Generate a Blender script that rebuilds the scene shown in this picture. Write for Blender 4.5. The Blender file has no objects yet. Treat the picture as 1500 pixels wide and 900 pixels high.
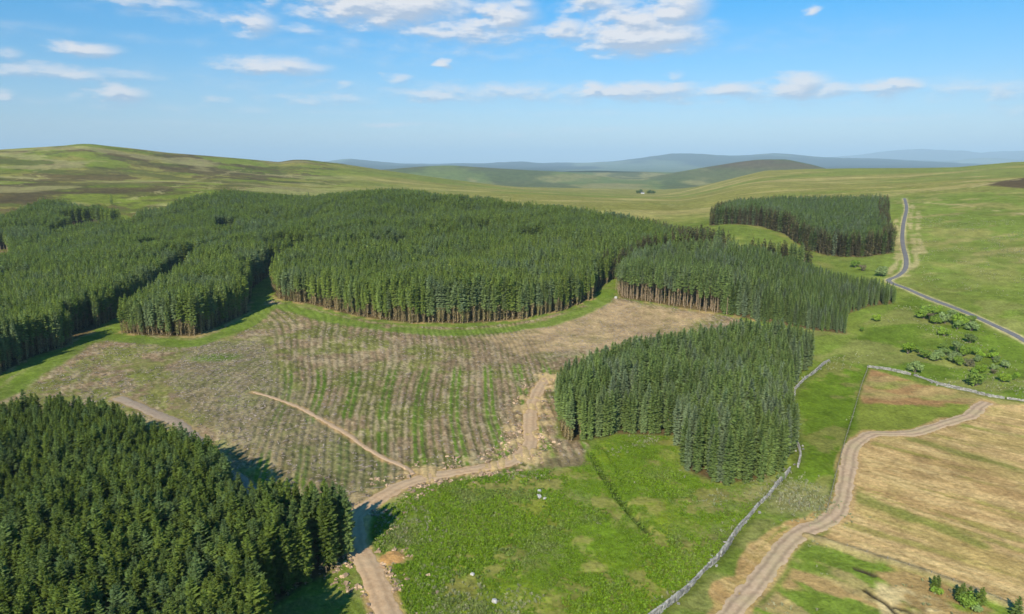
import bpy, math, random
import numpy as np

rng = np.random.default_rng(7)
random.seed(7)
R = math.radians
SC = bpy.context.scene
COL = SC.collection

# ------------------------------------------------------------------ camera
F_PX, PITCH, CAMH = 1000.0, math.atan((450 - 238) / 1000.0), 70.0
CP, SP = math.cos(PITCH), math.sin(PITCH)
SUN_AZ, SUN_EL = 21.0, 36.0          # direction the light travels (right of straight ahead), height of the sun

def ray(u, v):
    a = (np.asarray(u, float) - 750) / F_PX
    b = (450 - np.asarray(v, float)) / F_PX
    f = CP + b * SP
    up = b * CP - SP
    hor = np.sqrt(f * f + a * a)
    return np.arctan2(a, f), up / hor          # azimuth, tangent of elevation

def zat(u, v, d):
    return CAMH + ray(u, v)[1] * d

# ------------------------------------------------------------------ noise
def _hash(ix, iy, seed):
    h = (ix.astype(np.int64) * 374761393 + iy.astype(np.int64) * 668265263 + seed * 1442695041) & 0xFFFFFFFF
    h = ((h ^ (h >> 13)) * 1274126177) & 0xFFFFFFFF
    h = ((h ^ (h >> 16)) * 2246822519) & 0xFFFFFFFF
    return ((h ^ (h >> 15)) & 0xFFFFFF) / float(0xFFFFFF)

def vnoise(x, y, s, seed=0):
    x = x / s; y = y / s
    ix = np.floor(x); iy = np.floor(y)
    fx = x - ix; fy = y - iy
    fx = fx * fx * fx * (fx * (fx * 6 - 15) + 10); fy = fy * fy * fy * (fy * (fy * 6 - 15) + 10)
    a = _hash(ix, iy, seed); b = _hash(ix + 1, iy, seed)
    c = _hash(ix, iy + 1, seed); d = _hash(ix + 1, iy + 1, seed)
    return (a * (1 - fx) + b * fx) * (1 - fy) + (c * (1 - fx) + d * fx) * fy

def fbm(x, y, s, seed=0, oct=4, gain=0.55):
    t = 0; n = 0; w = 1.0
    for o in range(oct):
        c, sn = math.cos(o * 1.3 + seed), math.sin(o * 1.3 + seed)
        t = t + w * vnoise(x * c - y * sn + 31.7 * o, x * sn + y * c - 17.3 * o, s, seed * 17 + o)
        n += w; w *= gain; s *= 0.49
    return t / n

def sstep(a, b, x):
    t = np.clip((x - a) / (b - a), 0, 1)
    return t * t * (3 - 2 * t)

def lerp(a, b, t):
    return a + (b - a) * t

# ------------------------------------------------------------------ terrain
CD = np.array([20, 60, 200, 250, 300, 400, 500, 600, 700, 850], float)
COLS = {
    -600: [0, 0, 0, 0, 0, 0, 0, 2, 6, 24],
    -300: [0, 0, 0, 0, 0, 0, 0, 2, 6, 25],
    0:    [0, 0, 0, 0, 0, 0, 0, 2, 9, 29],
    130:  [0, 0, 0, 0, 0, 0, 2, 5, 13, 31],
    300:  [0, 0, 0, 0, 0, 3, 8, 16, 25, 39],
    430:  [0, 0, 0, 0, 0, 3, 8, 14, 20, 30],
    540:  [0, 0, 0, 0, 0, 6, 18, 32, 31, 22],
    650:  [0, 0, 0, 0, 0, 6, 16, 26, 26, 21],
    760:  [0, 0, 0, 0, 0, 6, 15, 23, 26, 26],
    900:  [0, 0, 0, 0, 0, 6, 16, 22, 23, 23],
    1000: [0, 0, 0, 0, 0, 9, 18, 22, 20, 18],
    1100: [0, 0, 0, 0, 2, 17, 27, 27, 29, 34],
    1200: [0, 0, 0, 0, 3, 12, 19, 25, 30, 35],
    1320: [0, 0, 0, 0, 5, 14, 21, 28, 34, 41],
    1500: [0, 0, 0, 0, 5, 16, 26, 34, 41, 49],
    1800: [0, 0, 0, 0, 6, 18, 28, 37, 44, 52],
    2300: [0, 0, 0, 0, 6, 18, 28, 37, 44, 52],
}
V1200 = [(-600, 262), (0, 262), (130, 258), (300, 260), (430, 266), (540, 266), (650, 275), (760, 281), (900, 289), (1000, 291), (1060, 278), (1100, 268), (1200, 264), (1320, 262), (1500, 256), (1800, 250), (2300, 248)]
VSKY = [(-600, 230), (-300, 226), (0, 222), (50, 219), (100, 216), (122, 213.5), (140, 213.5), (160, 216), (200, 220), (250, 226), (330, 232), (390, 237), (410, 239), (430, 235.5), (450, 235.5), (500, 241), (560, 250), (650, 262), (760, 275), (900, 281), (960, 284), (1000, 279), (1060, 265), (1120, 251), (1180, 249), (1250, 248), (1340, 248), (1400, 247), (1480, 240), (1550, 238), (1800, 232), (2300, 230)]
# far hills: distance, width of the ridge in ln(d), skyline profile
LAYERS = [
    (3600, .20, [(380, 262), (480, 254), (560, 249), (620, 244.5), (660, 242.5), (700, 245), (760, 249), (830, 253), (900, 261), (980, 272)]),
    (4600, .16, [(700, 270), (760, 262), (830, 252), (880, 250), (1000, 254), (1100, 262), (1180, 280)]),
    (3500, .20, [(800, 285), (900, 273), (950, 261), (1020, 248), (1080, 238), (1110, 234.5), (1150, 234), (1190, 242), (1240, 256), (1300, 280)]),
    (16000, .24, [(300, 244), (420, 242), (470, 239), (490, 235.5), (515, 233), (540, 236), (580, 240), (640, 240.5), (700, 240), (745, 238), (762, 236.5), (785, 239), (830, 238.5), (900, 236), (950, 230), (985, 225), (1040, 226), (1080, 228.5), (1130, 226), (1160, 227), (1190, 230), (1240, 232), (1300, 234), (1400, 240), (1500, 243), (1700, 244)]),
    (23000, .15, [(900, 246), (1150, 240), (1230, 235), (1300, 233), (1380, 236), (1440, 232), (1500, 234), (1600, 231), (1800, 233), (2200, 233)]),
    (33000, .16, [(380, 240), (440, 238.5), (470, 237.5), (520, 240), (700, 241), (1050, 238), (1180, 233), (1250, 228), (1300, 222), (1350, 219), (1400, 221), (1430, 224), (1465, 222), (1500, 221), (1560, 220), (1700, 223), (2200, 226)]),
]
UF = np.linspace(-600, 2300, 1451)                   # fine columns
def prof(p, sm=3):
    y = np.interp(UF, [a for a, b in p], [b for a, b in p])
    k = np.exp(-0.5 * (np.arange(-12, 13) / sm) ** 2); k /= k.sum()
    return np.convolve(np.pad(y, 12, mode='edge'), k, mode='valid')
AZF = ray(UF, np.full_like(UF, 260.0))[0]
LD = np.linspace(math.log(20), math.log(4000), 330)
def build_table():
    cu = sorted(COLS)
    Z = np.zeros((len(UF), len(LD)))
    base = np.array([COLS[c] for c in cu], float)
    cz = np.array([np.interp(UF, cu, base[:, j]) for j in range(len(CD))]).T
    k = np.exp(-0.5 * (np.arange(-60, 61) / 18.0) ** 2); k /= k.sum()
    for j in range(cz.shape[1]):
        cz[:, j] = np.convolve(np.pad(cz[:, j], 60, mode='edge'), k, mode='valid')
    z12 = zat(UF, prof(V1200, 8), 1200.); zs = zat(UF, prof(VSKY, 2.2), 1700.)
    cz = np.concatenate([cz, z12[:, None], zs[:, None], np.full((len(UF), 1), -4.), np.full((len(UF), 1), -14.), np.full((len(UF), 1), -16.)], 1)
    d = np.log(np.concatenate([CD, [1200, 1700, 2200, 2700, 4000]]))
    k = np.exp(-0.5 * (np.arange(-20, 21) / 4.0) ** 2); k /= k.sum()
    for i in range(len(UF)):
        zi = np.interp(LD, d, cz[i])
        Z[i] = np.convolve(np.pad(zi, 20, mode='edge'), k, mode='valid')
    # restore the skyline lost to smoothing
    js = int(np.argmin(abs(LD - math.log(1700))))
    lost = zs - Z[:, js]
    bump = np.exp(-0.5 * ((LD - LD[js]) / .12) ** 2)
    Z += lost[:, None] * bump[None]
    return Z
ZT = build_table()
LPROF = [(D, w, zat(UF, prof(p, 3), float(D))) for D, w, p in LAYERS]

def H(x, y):
    x = np.asarray(x, float); y = np.asarray(y, float)
    d = np.maximum(np.hypot(x, y), 20.0)
    az = np.clip(np.arctan2(x, y), AZF[0], AZF[-1])
    fu = np.interp(az, AZF, np.arange(len(UF)))
    i = np.clip(fu.astype(int), 0, len(UF) - 2); t = fu - i
    l = np.log(d)
    fl = np.clip((l - LD[0]) / (LD[1] - LD[0]), 0, len(LD) - 1.001)
    j = fl.astype(int); s = fl - j
    z = (ZT[i, j] * (1 - t) + ZT[i + 1, j] * t) * (1 - s) + (ZT[i, j + 1] * (1 - t) + ZT[i + 1, j + 1] * t) * s
    far = d > 1900
    if np.any(far):
        lf = l[far] if l.ndim else l
        ff = fu[far] if l.ndim else fu
        b = -16.0 - 22.0 * sstep(math.log(4000), math.log(8000), lf)
        for D, w, zp in LPROF:
            pk = np.interp(ff, np.arange(len(UF)), zp)
            q = (lf - math.log(D)) / w
            shp = np.where(q < 0, np.exp(-np.abs(q) ** 1.6 * 1.1), np.exp(-q * q))
            b = np.maximum(b, -40 + (pk + 40) * shp)
        xf, yf, df = (x[far], y[far], d[far]) if l.ndim else (x, y, d)
        rel = (fbm(xf, yf, 1100, 201, 4) - .5) * .0055 * df * sstep(2600, 4500, df)
        b = b + rel
        k = sstep(math.log(1900), math.log(2900), lf)
        zf = z[far] if l.ndim else z
        zz = np.maximum(zf * (1 - k) + (-40) * k, b * k + (-40) * (1 - k))
        if l.ndim: z = z.copy(); z[far] = zz
        else: z = zz
    # side and rear: fade to the level ground
    back = sstep(1.15, 1.9, np.abs(np.arctan2(x, y)))
    z = z * (1 - back)
    # gentle swells
    near = 1 - sstep(900, 1600, d)
    z = z + (fbm(x, y, 70, 3, 3) - .5) * 3.0 * near * sstep(60, 330, d) * (1 - back)
    return z

LDS = np.exp(np.linspace(math.log(40), math.log(40000), 2000))
def P(u, v):
    """point of the ground seen at a pixel of the photograph (1500 x 900)"""
    az, te = ray(u, v)
    x = LDS * math.sin(az); y = LDS * math.cos(az)
    g = CAMH + te * LDS - H(x, y)
    k = np.nonzero(g <= 0)[0]
    k = k[0] if len(k) else len(LDS) - 1
    if k == 0: return np.array([x[0], y[0]])
    t = g[k - 1] / (g[k - 1] - g[k] + 1e-9)
    d = LDS[k - 1] + (LDS[k] - LDS[k - 1]) * min(max(t, 0), 1)
    return np.array([d * math.sin(az), d * math.cos(az)])
def PD(u, d):
    az = ray(u, 290)[0]
    return np.array([d * math.sin(az), d * math.cos(az)])
def path(pts):
    return np.array([P(*p) if p[1] > 0 and len(p) == 2 else PD(p[0], p[2]) for p in pts])

def smooth_line(pts, n=8):
    p = np.asarray(pts); q = np.vstack([2 * p[0] - p[1], p, 2 * p[-1] - p[-2]])
    out = []
    for i in range(1, len(q) - 2):
        for k in range(n):
            t = k / n
            out.append(.5 * ((2 * q[i]) + (-q[i - 1] + q[i + 1]) * t + (2 * q[i - 1] - 5 * q[i] + 4 * q[i + 1] - q[i + 2]) * t * t + (-q[i - 1] + 3 * q[i] - 3 * q[i + 1] + q[i + 2]) * t ** 3))
    out.append(p[-1])
    return np.array(out)

def dline(x, y, pts):
    best = np.full(x.shape, 1e9)
    for a, b in zip(pts[:-1], pts[1:]):
        e = b - a; L = max(e @ e, 1e-9)
        t = np.clip(((x - a[0]) * e[0] + (y - a[1]) * e[1]) / L, 0, 1)
        best = np.minimum(best, (x - a[0] - t * e[0]) ** 2 + (y - a[1] - t * e[1]) ** 2)
    return np.sqrt(best)

def sdpoly(x, y, pts):
    """signed distance, positive inside"""
    pts = np.asarray(pts)
    m = 30.0
    sel = (x > pts[:, 0].min() - m) & (x < pts[:, 0].max() + m) & (y > pts[:, 1].min() - m) & (y < pts[:, 1].max() + m)
    out = np.full(x.shape, -m)
    xs, ys = x[sel], y[sel]
    ins = np.zeros(xs.shape, bool)
    q = np.roll(pts, -1, 0)
    for a, b in zip(pts, q):
        c = (a[1] > ys) != (b[1] > ys)
        xx = (b[0] - a[0]) * (ys - a[1]) / (b[1] - a[1] + 1e-12) + a[0]
        ins ^= c & (xs < xx)
    d = dline(xs, ys, np.vstack([pts, pts[:1]]))
    out[sel] = np.where(ins, d, -d)
    return out

# ------------------------------------------------------------------ the plan of the place (from the photograph, laid on the ground)
A_FRONT = path([(-420, 640), (-200, 640), (0, 640), (100, 630), (165, 640), (235, 668), (318, 706), (350, 775), (440, 792), (500, 800), (522, 812), (500, 835), (450, 862), (395, 899)])
POLY_A = np.vstack([A_FRONT, [A_FRONT[-1] * .62], [A_FRONT[0] * .35]])
POLY_B = path([(812, 600), (815, 640), (838, 650), (868, 646), (905, 638), (985, 640), (1000, 688), (1035, 705), (1062, 712), (1125, 704), (1150, 690), (1163, 660), (1160, 625), (1155, 598), (1166, 564), (1184, 542), (1196, 530), (1186, 525), (1160, 524), (1120, 525), (1080, 526), (1010, 531), (985, 545), (900, 556), (830, 580)])
POLY_C = path([(905, 437), (960, 445), (1040, 459), (1080, 465), (1120, 473), (1180, 483), (1243, 491), (1244, 462), (1275, 450), (1309, 446), (1312, 436), (1290, 428), (1240, 422), (1180, 409), (1110, 399), (1050, 393), (985, 396), (925, 405), (902, 420)])
POLY_D = np.vstack([path([(-300, 610), (-120, 580), (0, 552), (50, 524), (145, 491), (160, 487), (215, 493), (285, 494), (330, 477), (376, 452), (395, 437), (450, 446), (520, 464), (600, 474), (680, 475), (760, 469), (830, 455), (872, 437), (890, 415), (960, 392), (1050, 388), (1120, 393), (1185, 404)]),
                    [PD(1215, 330), PD(1150, 372), PD(1100, 395), PD(1040, 425), PD(1000, 450), PD(960, 475), PD(900, 500), PD(830, 535), PD(760, 570), PD(700, 600), PD(650, 625), PD(600, 655), PD(540, 670), PD(500, 670), PD(470, 655), PD(440, 680), PD(400, 715), PD(330, 715), PD(300, 690), PD(260, 675), PD(220, 660), PD(185, 650), PD(150, 700), PD(100, 760), PD(60, 770), PD(0, 720), PD(-300, 720)]])
POLY_E = np.vstack([path([(1038, 331), (1075, 329), (1112, 332), (1150, 344), (1172, 362), (1205, 374), (1260, 378), (1312, 371)]), [PD(1308, 500), PD(1302, 640), PD(1250, 650), PD(1150, 650), PD(1060, 605)]])
RIDES = [(path([(128, 500), (150, 489), (195, 463), (250, 430), (285, 402), (312, 390), (340, 382)]), 5.6),
         (path([(380, 452), (386, 440), (384, 424), (402, 408), (440, 393), (500, 374), (545, 366)]), 5.8),
         (path([(880, 437), (893, 424), (905, 412)]), 5.0),
         (path([(332, 366), (333, 352)]), 7.0),
         (path([(188, 400), (235, 382)]), 5.0),
         (path([(568, 395), (590, 383)]), 5.0),
         (path([(615, 372), (640, 370)]), 3.5),
         (path([(770, 356), (800, 350)]), 4.5)]
CLEARINGS = [path([(-60, 372), (8, 366), (18, 380), (17, 408), (-60, 420)]),
             path([(60, 356), (120, 344), (200, 336), (205, 346), (150, 356), (80, 366)]),
             np.array([PD(70, 700), PD(130, 640), PD(180, 640), PD(130, 700)])]
FELLED = path([(-160, 625), (-30, 580), (20, 550), (90, 515), (150, 491), (285, 493), (350, 470), (395, 440), (450, 450), (520, 466), (600, 478), (680, 480), (760, 472), (830, 458), (880, 436), (905, 437), (960, 446), (1040, 460), (1090, 470), (1020, 500), (985, 545), (900, 556), (828, 580), (815, 640), (870, 650), (850, 682), (780, 690), (700, 700), (610, 716), (560, 740), (520, 760), (400, 830), (300, 860), (0, 870), (-160, 800)])
BRACKEN = path([(555, 745), (610, 716), (700, 700), (780, 690), (850, 682), (870, 650), (905, 636), (985, 640), (1000, 690), (1062, 713), (1128, 706), (1140, 712), (1100, 765), (1030, 840), (960, 915), (900, 1000), (570, 1000), (585, 905), (555, 850), (535, 810)])
GREENF = path([(1214, 527), (1272, 540), (1240, 650), (1210, 757), (1150, 742), (1130, 735), (1160, 695), (1176, 650), (1166, 580)])
PATCH = path([(1272, 540), (1380, 568), (1500, 590), (1470, 600), (1436, 592), (1425, 608), (1340, 636), (1275, 636), (1246, 652), (1242, 640)])
STUBBLE = path([(1246, 660), (1275, 637), (1340, 634), (1425, 608), (1440, 590), (1520, 592), (1700, 640), (1700, 960), (1500, 897), (1350, 838), (1185, 785), (1225, 765), (1243, 720)])
LOWER = path([(1040, 905), (1110, 850), (1170, 782), (1190, 788), (1350, 842), (1520, 905), (1500, 1000), (1020, 1000)])
SWATH = path([(1200, 752), (1130, 778), (1100, 805), (1040, 880), (1010, 960), (1080, 960), (1110, 868), (1150, 812), (1190, 774)])
MAIN_TRACK = smooth_line(path([(803, 553), (790, 570), (779, 600), (776, 628), (777, 648), (765, 666), (740, 679), (700, 687), (660, 693), (612, 703), (575, 719), (545, 738), (526, 752), (518, 775), (524, 800), (538, 826), (548, 850), (560, 880), (576, 930), (590, 990)]))
SIDE_TRACK = smooth_line(path([(372, 575), (400, 583), (440, 598), (480, 620), (505, 634), (530, 652), (560, 670), (590, 683), (608, 697)]))
REAR_TRACK = smooth_line(path([(172, 583), (195, 592), (225, 606), (262, 622), (300, 655), (330, 690), (352, 705), (380, 735), (430, 770)]))
FARM_TRACK = smooth_line(path([(1446, 590), (1434, 597), (1420, 609), (1385, 620), (1340, 634), (1300, 636), (1275, 637), (1250, 656), (1243, 680), (1239, 705), (1235, 728), (1226, 750), (1212, 764), (1190, 773), (1168, 783), (1145, 806), (1122, 836), (1100, 864), (1066, 902), (1026, 952)]))
FARM_LOWER = smooth_line(path([(1190, 772), (1168, 783), (1145, 806), (1124, 835), (1102, 862), (1068, 900), (1030, 950)]))
ROAD = smooth_line(path([(1325, 291), (1328, 305), (1323, 330), (1322, 355), (1327, 378), (1326, 394), (1316, 404), (1302, 412), (1330, 424), (1370, 441), (1410, 456), (1450, 474), (1500, 499), (1580, 545), (1680, 610)]))
GRASS_EDGE = smooth_line(path([(-120, 622), (0, 578), (60, 540), (140, 497), (215, 499), (285, 503), (350, 480), (400, 449), (450, 458), (520, 474), (600, 484), (680, 487), (760, 480), (830, 466), (880, 440), (893, 426)]))
WALL_A = [path([(938, 915), (970, 893), (1010, 862), (1050, 820), (1085, 775), (1110, 742), (1138, 712), (1150, 700), (1158, 690)]), path([(1168, 684), (1171, 668), (1168, 650), (1167, 636), (1164, 612), (1162, 590), (1164, 572), (1180, 556), (1200, 540), (1214, 528)])]
WALL_B = path([(1272, 538), (1300, 542), (1340, 551), (1380, 565), (1420, 574), (1450, 582), (1500, 588), (1580, 596), (1660, 606)])
FENCE_A = path([(1272, 539), (1262, 565), (1250, 608), (1240, 640), (1226, 690), (1211, 752)])
FENCE_B = path([(1128, 732), (1150, 738), (1175, 743), (1200, 748)])
DYKE = path([(1182, 785), (1240, 803), (1290, 819), (1350, 838), (1400, 856), (1450, 876), (1500, 897), (1580, 930)])
DITCH = smooth_line(path([(866, 664), (880, 688), (898, 715), (915, 740), (935, 762), (952, 778)]))

def felled_rows(x, y):
    """along and across the planting rows of the felled ground"""
    jx, jy = patch_noise(x, y)
    f0, f1 = P(650, 690), P(646, 500)
    t = (f1 - f0) / np.linalg.norm(f1 - f0)
    fa = (x - f0[0]) * t[0] + (y - f0[1]) * t[1]; fb = (x - f0[0]) * t[1] - (y - f0[1]) * t[0]
    fb = fb + (fbm(x, y, 60, 63, 2) - .5) * 5 + jx * .4 - np.where(fb < -8, (fa - 60) * (fb + 8) * .0035, 0)
    inrows = sstep(-62, -48, fb) * (1 - sstep(34, 44, fb)) * sstep(-14, 0, fa)
    lane = np.abs(((fb + 1.0) % 10.6) - 5.3)
    pair = np.exp(-((lane - .95) / .48) ** 2)
    lanes = pair * inrows * sstep(.30, .42, fbm(fb * .6, fa, 26, 66, 3)) * (1 - sstep(74, 90, fa))
    return fa, fb, inrows, lanes

def patch_noise(x, y):
    jx = (fbm(x, y, 9, 91, 3) - .5); jy = (fbm(x, y, 9, 57, 3) - .5)
    return jx, jy

# ------------------------------------------------------------------ ground sheet
def axis():
    az = np.concatenate([np.arange(-180, -62, 4.0), np.arange(-62, -41, .5), np.arange(-41, 41, .1), np.arange(41, 62, .5), np.arange(62, 180, 4.0)])
    ld = [np.exp(np.linspace(math.log(1.5), math.log(58), 14)[:-1])]
    ld.append(np.exp(np.arange(math.log(58), math.log(420), .0048)))
    ld.append(np.exp(np.arange(math.log(420), math.log(2600), .008)))
    ld.append(np.exp(np.arange(math.log(2600), math.log(46000), .013)))
    return np.radians(az), np.concatenate(ld)
def rgb(*c): return np.array(c)[None, :]
def mixc(c, col, t):
    return c + (np.asarray(col) - c) * t[:, None]

def ground_arrays():
    az, dd = axis()
    AZ, DD = np.meshgrid(az, dd)
    x = (DD * np.sin(AZ)).ravel(); y = (DD * np.cos(AZ)).ravel(); d = DD.ravel()
    z = H(x, y)
    N = len(x)
    near = d < 1000
    xn, yn = x[near], y[near]
    jx, jy = patch_noise(xn, yn)
    wx, wy = xn + jx * 3.5, yn + jy * 3.5
    n1 = fbm(x, y, 60, 1, 4); n2 = fbm(x, y, 14, 2, 3); n3 = fbm(x, y, 4, 4, 3)
    # --- moor and pasture (everything not told otherwise)
    green = rgb(.16, .215, .05); tan = rgb(.31, .275, .115); heath = rgb(.115, .085, .055)
    c = np.repeat(green, N, 0)
    sx = fbm(x * .35 + y * .12, y * 1.0, 90, 5, 5)
    # right hand rough pasture
    c = mixc(c, tan, sstep(.5, .68, sx * .6 + n2 * .4) * .55)
    # open moor beyond the wood
    azr = np.arctan2(x, y)
    uu = np.interp(azr, AZF, UF)
    moor = sstep(520, 760, d + (n1 - .5) * 120) * (1 - sstep(2100, 2600, d))
    mid = sstep(430, 560, uu) * (1 - sstep(1560, 1800, uu))
    pale = mixc(np.repeat(rgb(.255, .25, .085), N, 0), (.40, .345, .165), sstep(.48, .66, fbm(x * .3, y, 60, 12, 5)) * .8)
    pale = mixc(pale, (.19, .235, .06), sstep(.5, .62, fbm(x * .4, y, 140, 13, 4)) * .85)
    c = c + (pale - c) * (moor * mid)[:, None]
    hill = mixc(np.repeat(rgb(.155, .20, .038), N, 0), (.25, .235, .08), sstep(.42, .6, fbm(x * .5 + y * .3, y, 80, 15, 6, .65)))
    hill = hill * 1.0
    hill = mixc(hill, (.10, .105, .045), sstep(.48, .57, fbm(x * .5 + y * .3, y * .8, 40, 17, 5, .65)) * .7)
    hill = mixc(hill, heath, sstep(.555, .61, fbm(x * .5 + y * .25, y * .8, 70, 16, 6, .66) + .035 * sstep(1100, 1650, d)) * .8)
    hill = mixc(hill, (.085, .07, .045), sstep(.57, .62, fbm(x * .6 + y * .3, y * .7, 55, 19, 6, .65)) * .6)
    hill = mixc(hill, (.20, .26, .045), sstep(.57, .63, fbm(x * .6 + y * .2, y * .7, 75, 25, 5, .6)) * .7)
    hill = mixc(hill, (.36, .33, .19), sstep(.60, .66, fbm(x * .25 + y * .45, y * .5 - x * .2, 45, 18, 4)) * .55)
    left = 1 - sstep(420, 600, uu)
    c = c + (hill - c) * (moor * left)[:, None]
    rightm = sstep(1230, 1330, uu) * sstep(300, 420, d) * (1 - sstep(2000, 2500, d))
    rp = mixc(np.repeat(rgb(.185, .245, .06), N, 0), (.30, .275, .12), sstep(.5, .66, fbm(x, y * .7, 35, 21, 5)) * .65)
    rp = mixc(rp, (.36, .31, .16), sstep(.6, .7, fbm(x * .6, y, 18, 22, 4)) * .6)
    c = c + (rp - c) * (rightm * (1 - sstep(720, 860, d)))[:, None]
    # heather patch high on the right, pale sheep tracks
    c = mixc(c, heath, sstep(-2, 8, sdpoly(x, y, np.array([PD(1432, 860), PD(1500, 800), PD(1560, 820), PD(1600, 1100), PD(1490, 1050)])) + (n1 - .5) * 20))
    # --- far country
    far = sstep(2000, 2700, d)
    fc = mixc(np.repeat(rgb(.145, .19, .07), N, 0), (.27, .25, .125), sstep(.43, .55, fbm(x * .7, y * .3, 330, 24, 6, .62)) * .85)
    fc = mixc(fc, (.09, .115, .055), sstep(.47, .55, fbm(x * .7, y * .25, 420, 27, 6, .62)) * .8)
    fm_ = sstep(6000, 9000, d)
    fc = mixc(fc, (.12, .17, .13), fm_ * .75)  # distant land tinted blue-green, haze blue put into its colour
    fc = mixc(fc, (.02, .035, .034), fm_ * sstep(.43, .52, fbm(x * .5, y * .16, 1600, 29, 5)) * .9)  # cloud shadows on the far mountains, painted in as dark patches
    fc = mixc(fc, (.035, .055, .03), sstep(.56, .585, fbm(x * .5, y * .25, 1300, 26, 4)) * (d > 7000))  # dark green patches, likewise painted in for cloud shadow
    fc = mixc(fc, (.13, .095, .075), sstep(25, 60, z) * sstep(.42, .56, fbm(x * .6, y * .5, 260, 28, 4)) * (d < 5200) * .75)
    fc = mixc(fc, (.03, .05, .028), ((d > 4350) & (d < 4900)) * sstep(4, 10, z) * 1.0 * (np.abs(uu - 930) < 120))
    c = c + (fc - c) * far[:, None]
    # --- near country
    cn = c[near]; nn2, nn3 = n2[near], n3[near]; dn = d[near]
    hgt = np.zeros(len(xn))
    tus = fbm(xn, yn, 1.6, 31, 3) - .5
    tus2 = fbm(xn, yn, .8, 33, 2) - .5
    rough = np.full(len(xn), .30)
    nearc = 1 - sstep(300, 460, dn)
    # valley-floor pasture on the right is a fresher green
    cn = mixc(cn, (.165, .235, .045), nearc * .75)
    cn = mixc(cn, (.28, .27, .12), nearc * sstep(.54, .66, fbm(xn * .7, yn, 12, 36, 4)) * .6)
    # meadow strip by the bushes: darker, mown bands
    mead = sdpoly(wx, wy, path([(1214, 527), (1250, 495), (1310, 450), (1335, 432), (1500, 505), (1560, 600), (1500, 586), (1380, 563), (1272, 537)]))
    cn = mixc(cn, (.125, .195, .028), sstep(-2, 3, mead) * .85)
    cn = mixc(cn, (.25, .26, .10), sstep(-2, 3, mead) * sstep(.5, .62, fbm(xn * .5 + yn * .2, yn, 11, 38, 4)) * .75)
    # bracken field
    br = sdpoly(wx, wy, BRACKEN); mb = sstep(-1.0, 2.0, br)
    bc = mixc(np.repeat(rgb(.135, .22, .022), len(xn), 0), (.21, .285, .03), sstep(.42, .62, fbm(xn, yn, 16, 41, 5, .65)))
    bc = mixc(bc, (.175, .22, .075), sstep(.5, .64, fbm(xn, yn, 20, 42, 4)) * .8)
    bc = mixc(bc, (.26, .27, .10), sstep(.55, .68, fbm(xn * 1.0 + yn * .5, yn * .5 - xn * .2, 5, 44, 4)) * .6)
    bc = mixc(bc, (.30, .26, .11), sstep(.55, .72, fbm(xn, yn, 8, 43, 5, .7)) * .65)
    cn = cn + (bc - cn) * mb[:, None]; rough = lerp(rough, .36, mb)
    yl = P(795, 740)
    cn = mixc(cn, (.215, .265, .03), sstep(11, 2, np.hypot(xn - yl[0], (yn - yl[1]) * .9) + jx * 14) * .7)
    # green field inside the walls
    gm = sstep(-1, 1.5, sdpoly(wx, wy, GREENF))
    cn = mixc(cn, (.125, .20, .022), gm * .95)
    cn = mixc(cn, (.24, .23, .09), gm * sstep(.56, .66, fbm(xn, yn, 9, 45, 4)) * .7)
    rp2 = P(1155, 730)
    cn = mixc(cn, (.29, .28, .15), sstep(13, 5, np.hypot(xn - rp2[0] - 3, yn - rp2[1]) + jx * 10) * .75)
    # rough patch with bare red earth
    pm = sstep(-.8, 1.2, sdpoly(wx, wy, PATCH))
    pc = mixc(np.repeat(rgb(.215, .26, .055), len(xn), 0), (.36, .215, .12), sstep(.54, .66, fbm(xn * .6, yn * 1.2, 14, 47, 4)))
    pc = mixc(pc, (.40, .32, .17), sstep(.5, .6, fbm(xn * .6, yn * 1.2, 18, 48, 4)) * .6)
    cn = cn + (pc - cn) * pm[:, None]
    # mown hay field with cut rows
    s0, s1 = P(1190, 787), P(1500, 897)
    t = (s1 - s0) / np.linalg.norm(s1 - s0); nv = np.array([-t[1], t[0]])
    a = (xn - s0[0]) * t[0] + (yn - s0[1]) * t[1]; b = (xn - s0[0]) * nv[0] + (yn - s0[1]) * nv[1]
    def streaks(mask, base):
        st = fbm(a * .09, b + jx * 1.5, 3.2, 51, 4); st2 = fbm(a * .14, b, 1.1, 52, 3)
        q = mixc(base, (.66, .49, .29), sstep(.45, .62, st2) * .8)
        q = mixc(q, (.46, .30, .165), sstep(.52, .66, fbm(a * .25, b, 5, 53, 4)) * .75)
        q = mixc(q, (.27, .28, .07), sstep(.60, .69, st) * .65)
        q = mixc(q, (.43, .34, .14), sstep(.5, .64, fbm(a * .4, b, 9, 54, 4)) * .5)
        ln_ = (.5 + .5 * np.cos((b + jx * 2.0) * 2 * math.pi / 2.3)) ** 3
        q = mixc(q, (.33, .25, .12), ln_ * .6 * sstep(.3, .5, st))
        return q
    sm = sstep(-.8, 1.0, sdpoly(wx, wy, STUBBLE))
    sc = streaks(sm, np.repeat(rgb(.58, .405, .235), len(xn), 0))
    for (p0, p1, w) in (((1333, 643), (1500, 690), 1.6), ((1345, 610), (1500, 640), 1.3), ((1215, 705), (1440, 800), 1.0), ((1255, 730), (1330, 760), 1.6)):
        l = dline(xn, yn, path([p0, p1]))
        sc = mixc(sc, (.17, .235, .045), sstep(w + 1.0, w * .3, l + jx * 4) * .6)
    cn = cn + (sc - cn) * sm[:, None]; rough = lerp(rough, .12, sm)
    # lower corner
    lm = sstep(-.8, 1.0, sdpoly(wx, wy, LOWER))
    lc = mixc(np.repeat(rgb(.175, .25, .045), len(xn), 0), (.38, .265, .14), sstep(.48, .58, fbm(a * .4, b, 7, 61, 4)))
    lc = mixc(lc, (.42, .33, .18), sstep(.53, .62, fbm(a * .3, b, 6, 62, 4)) * .8)
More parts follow.
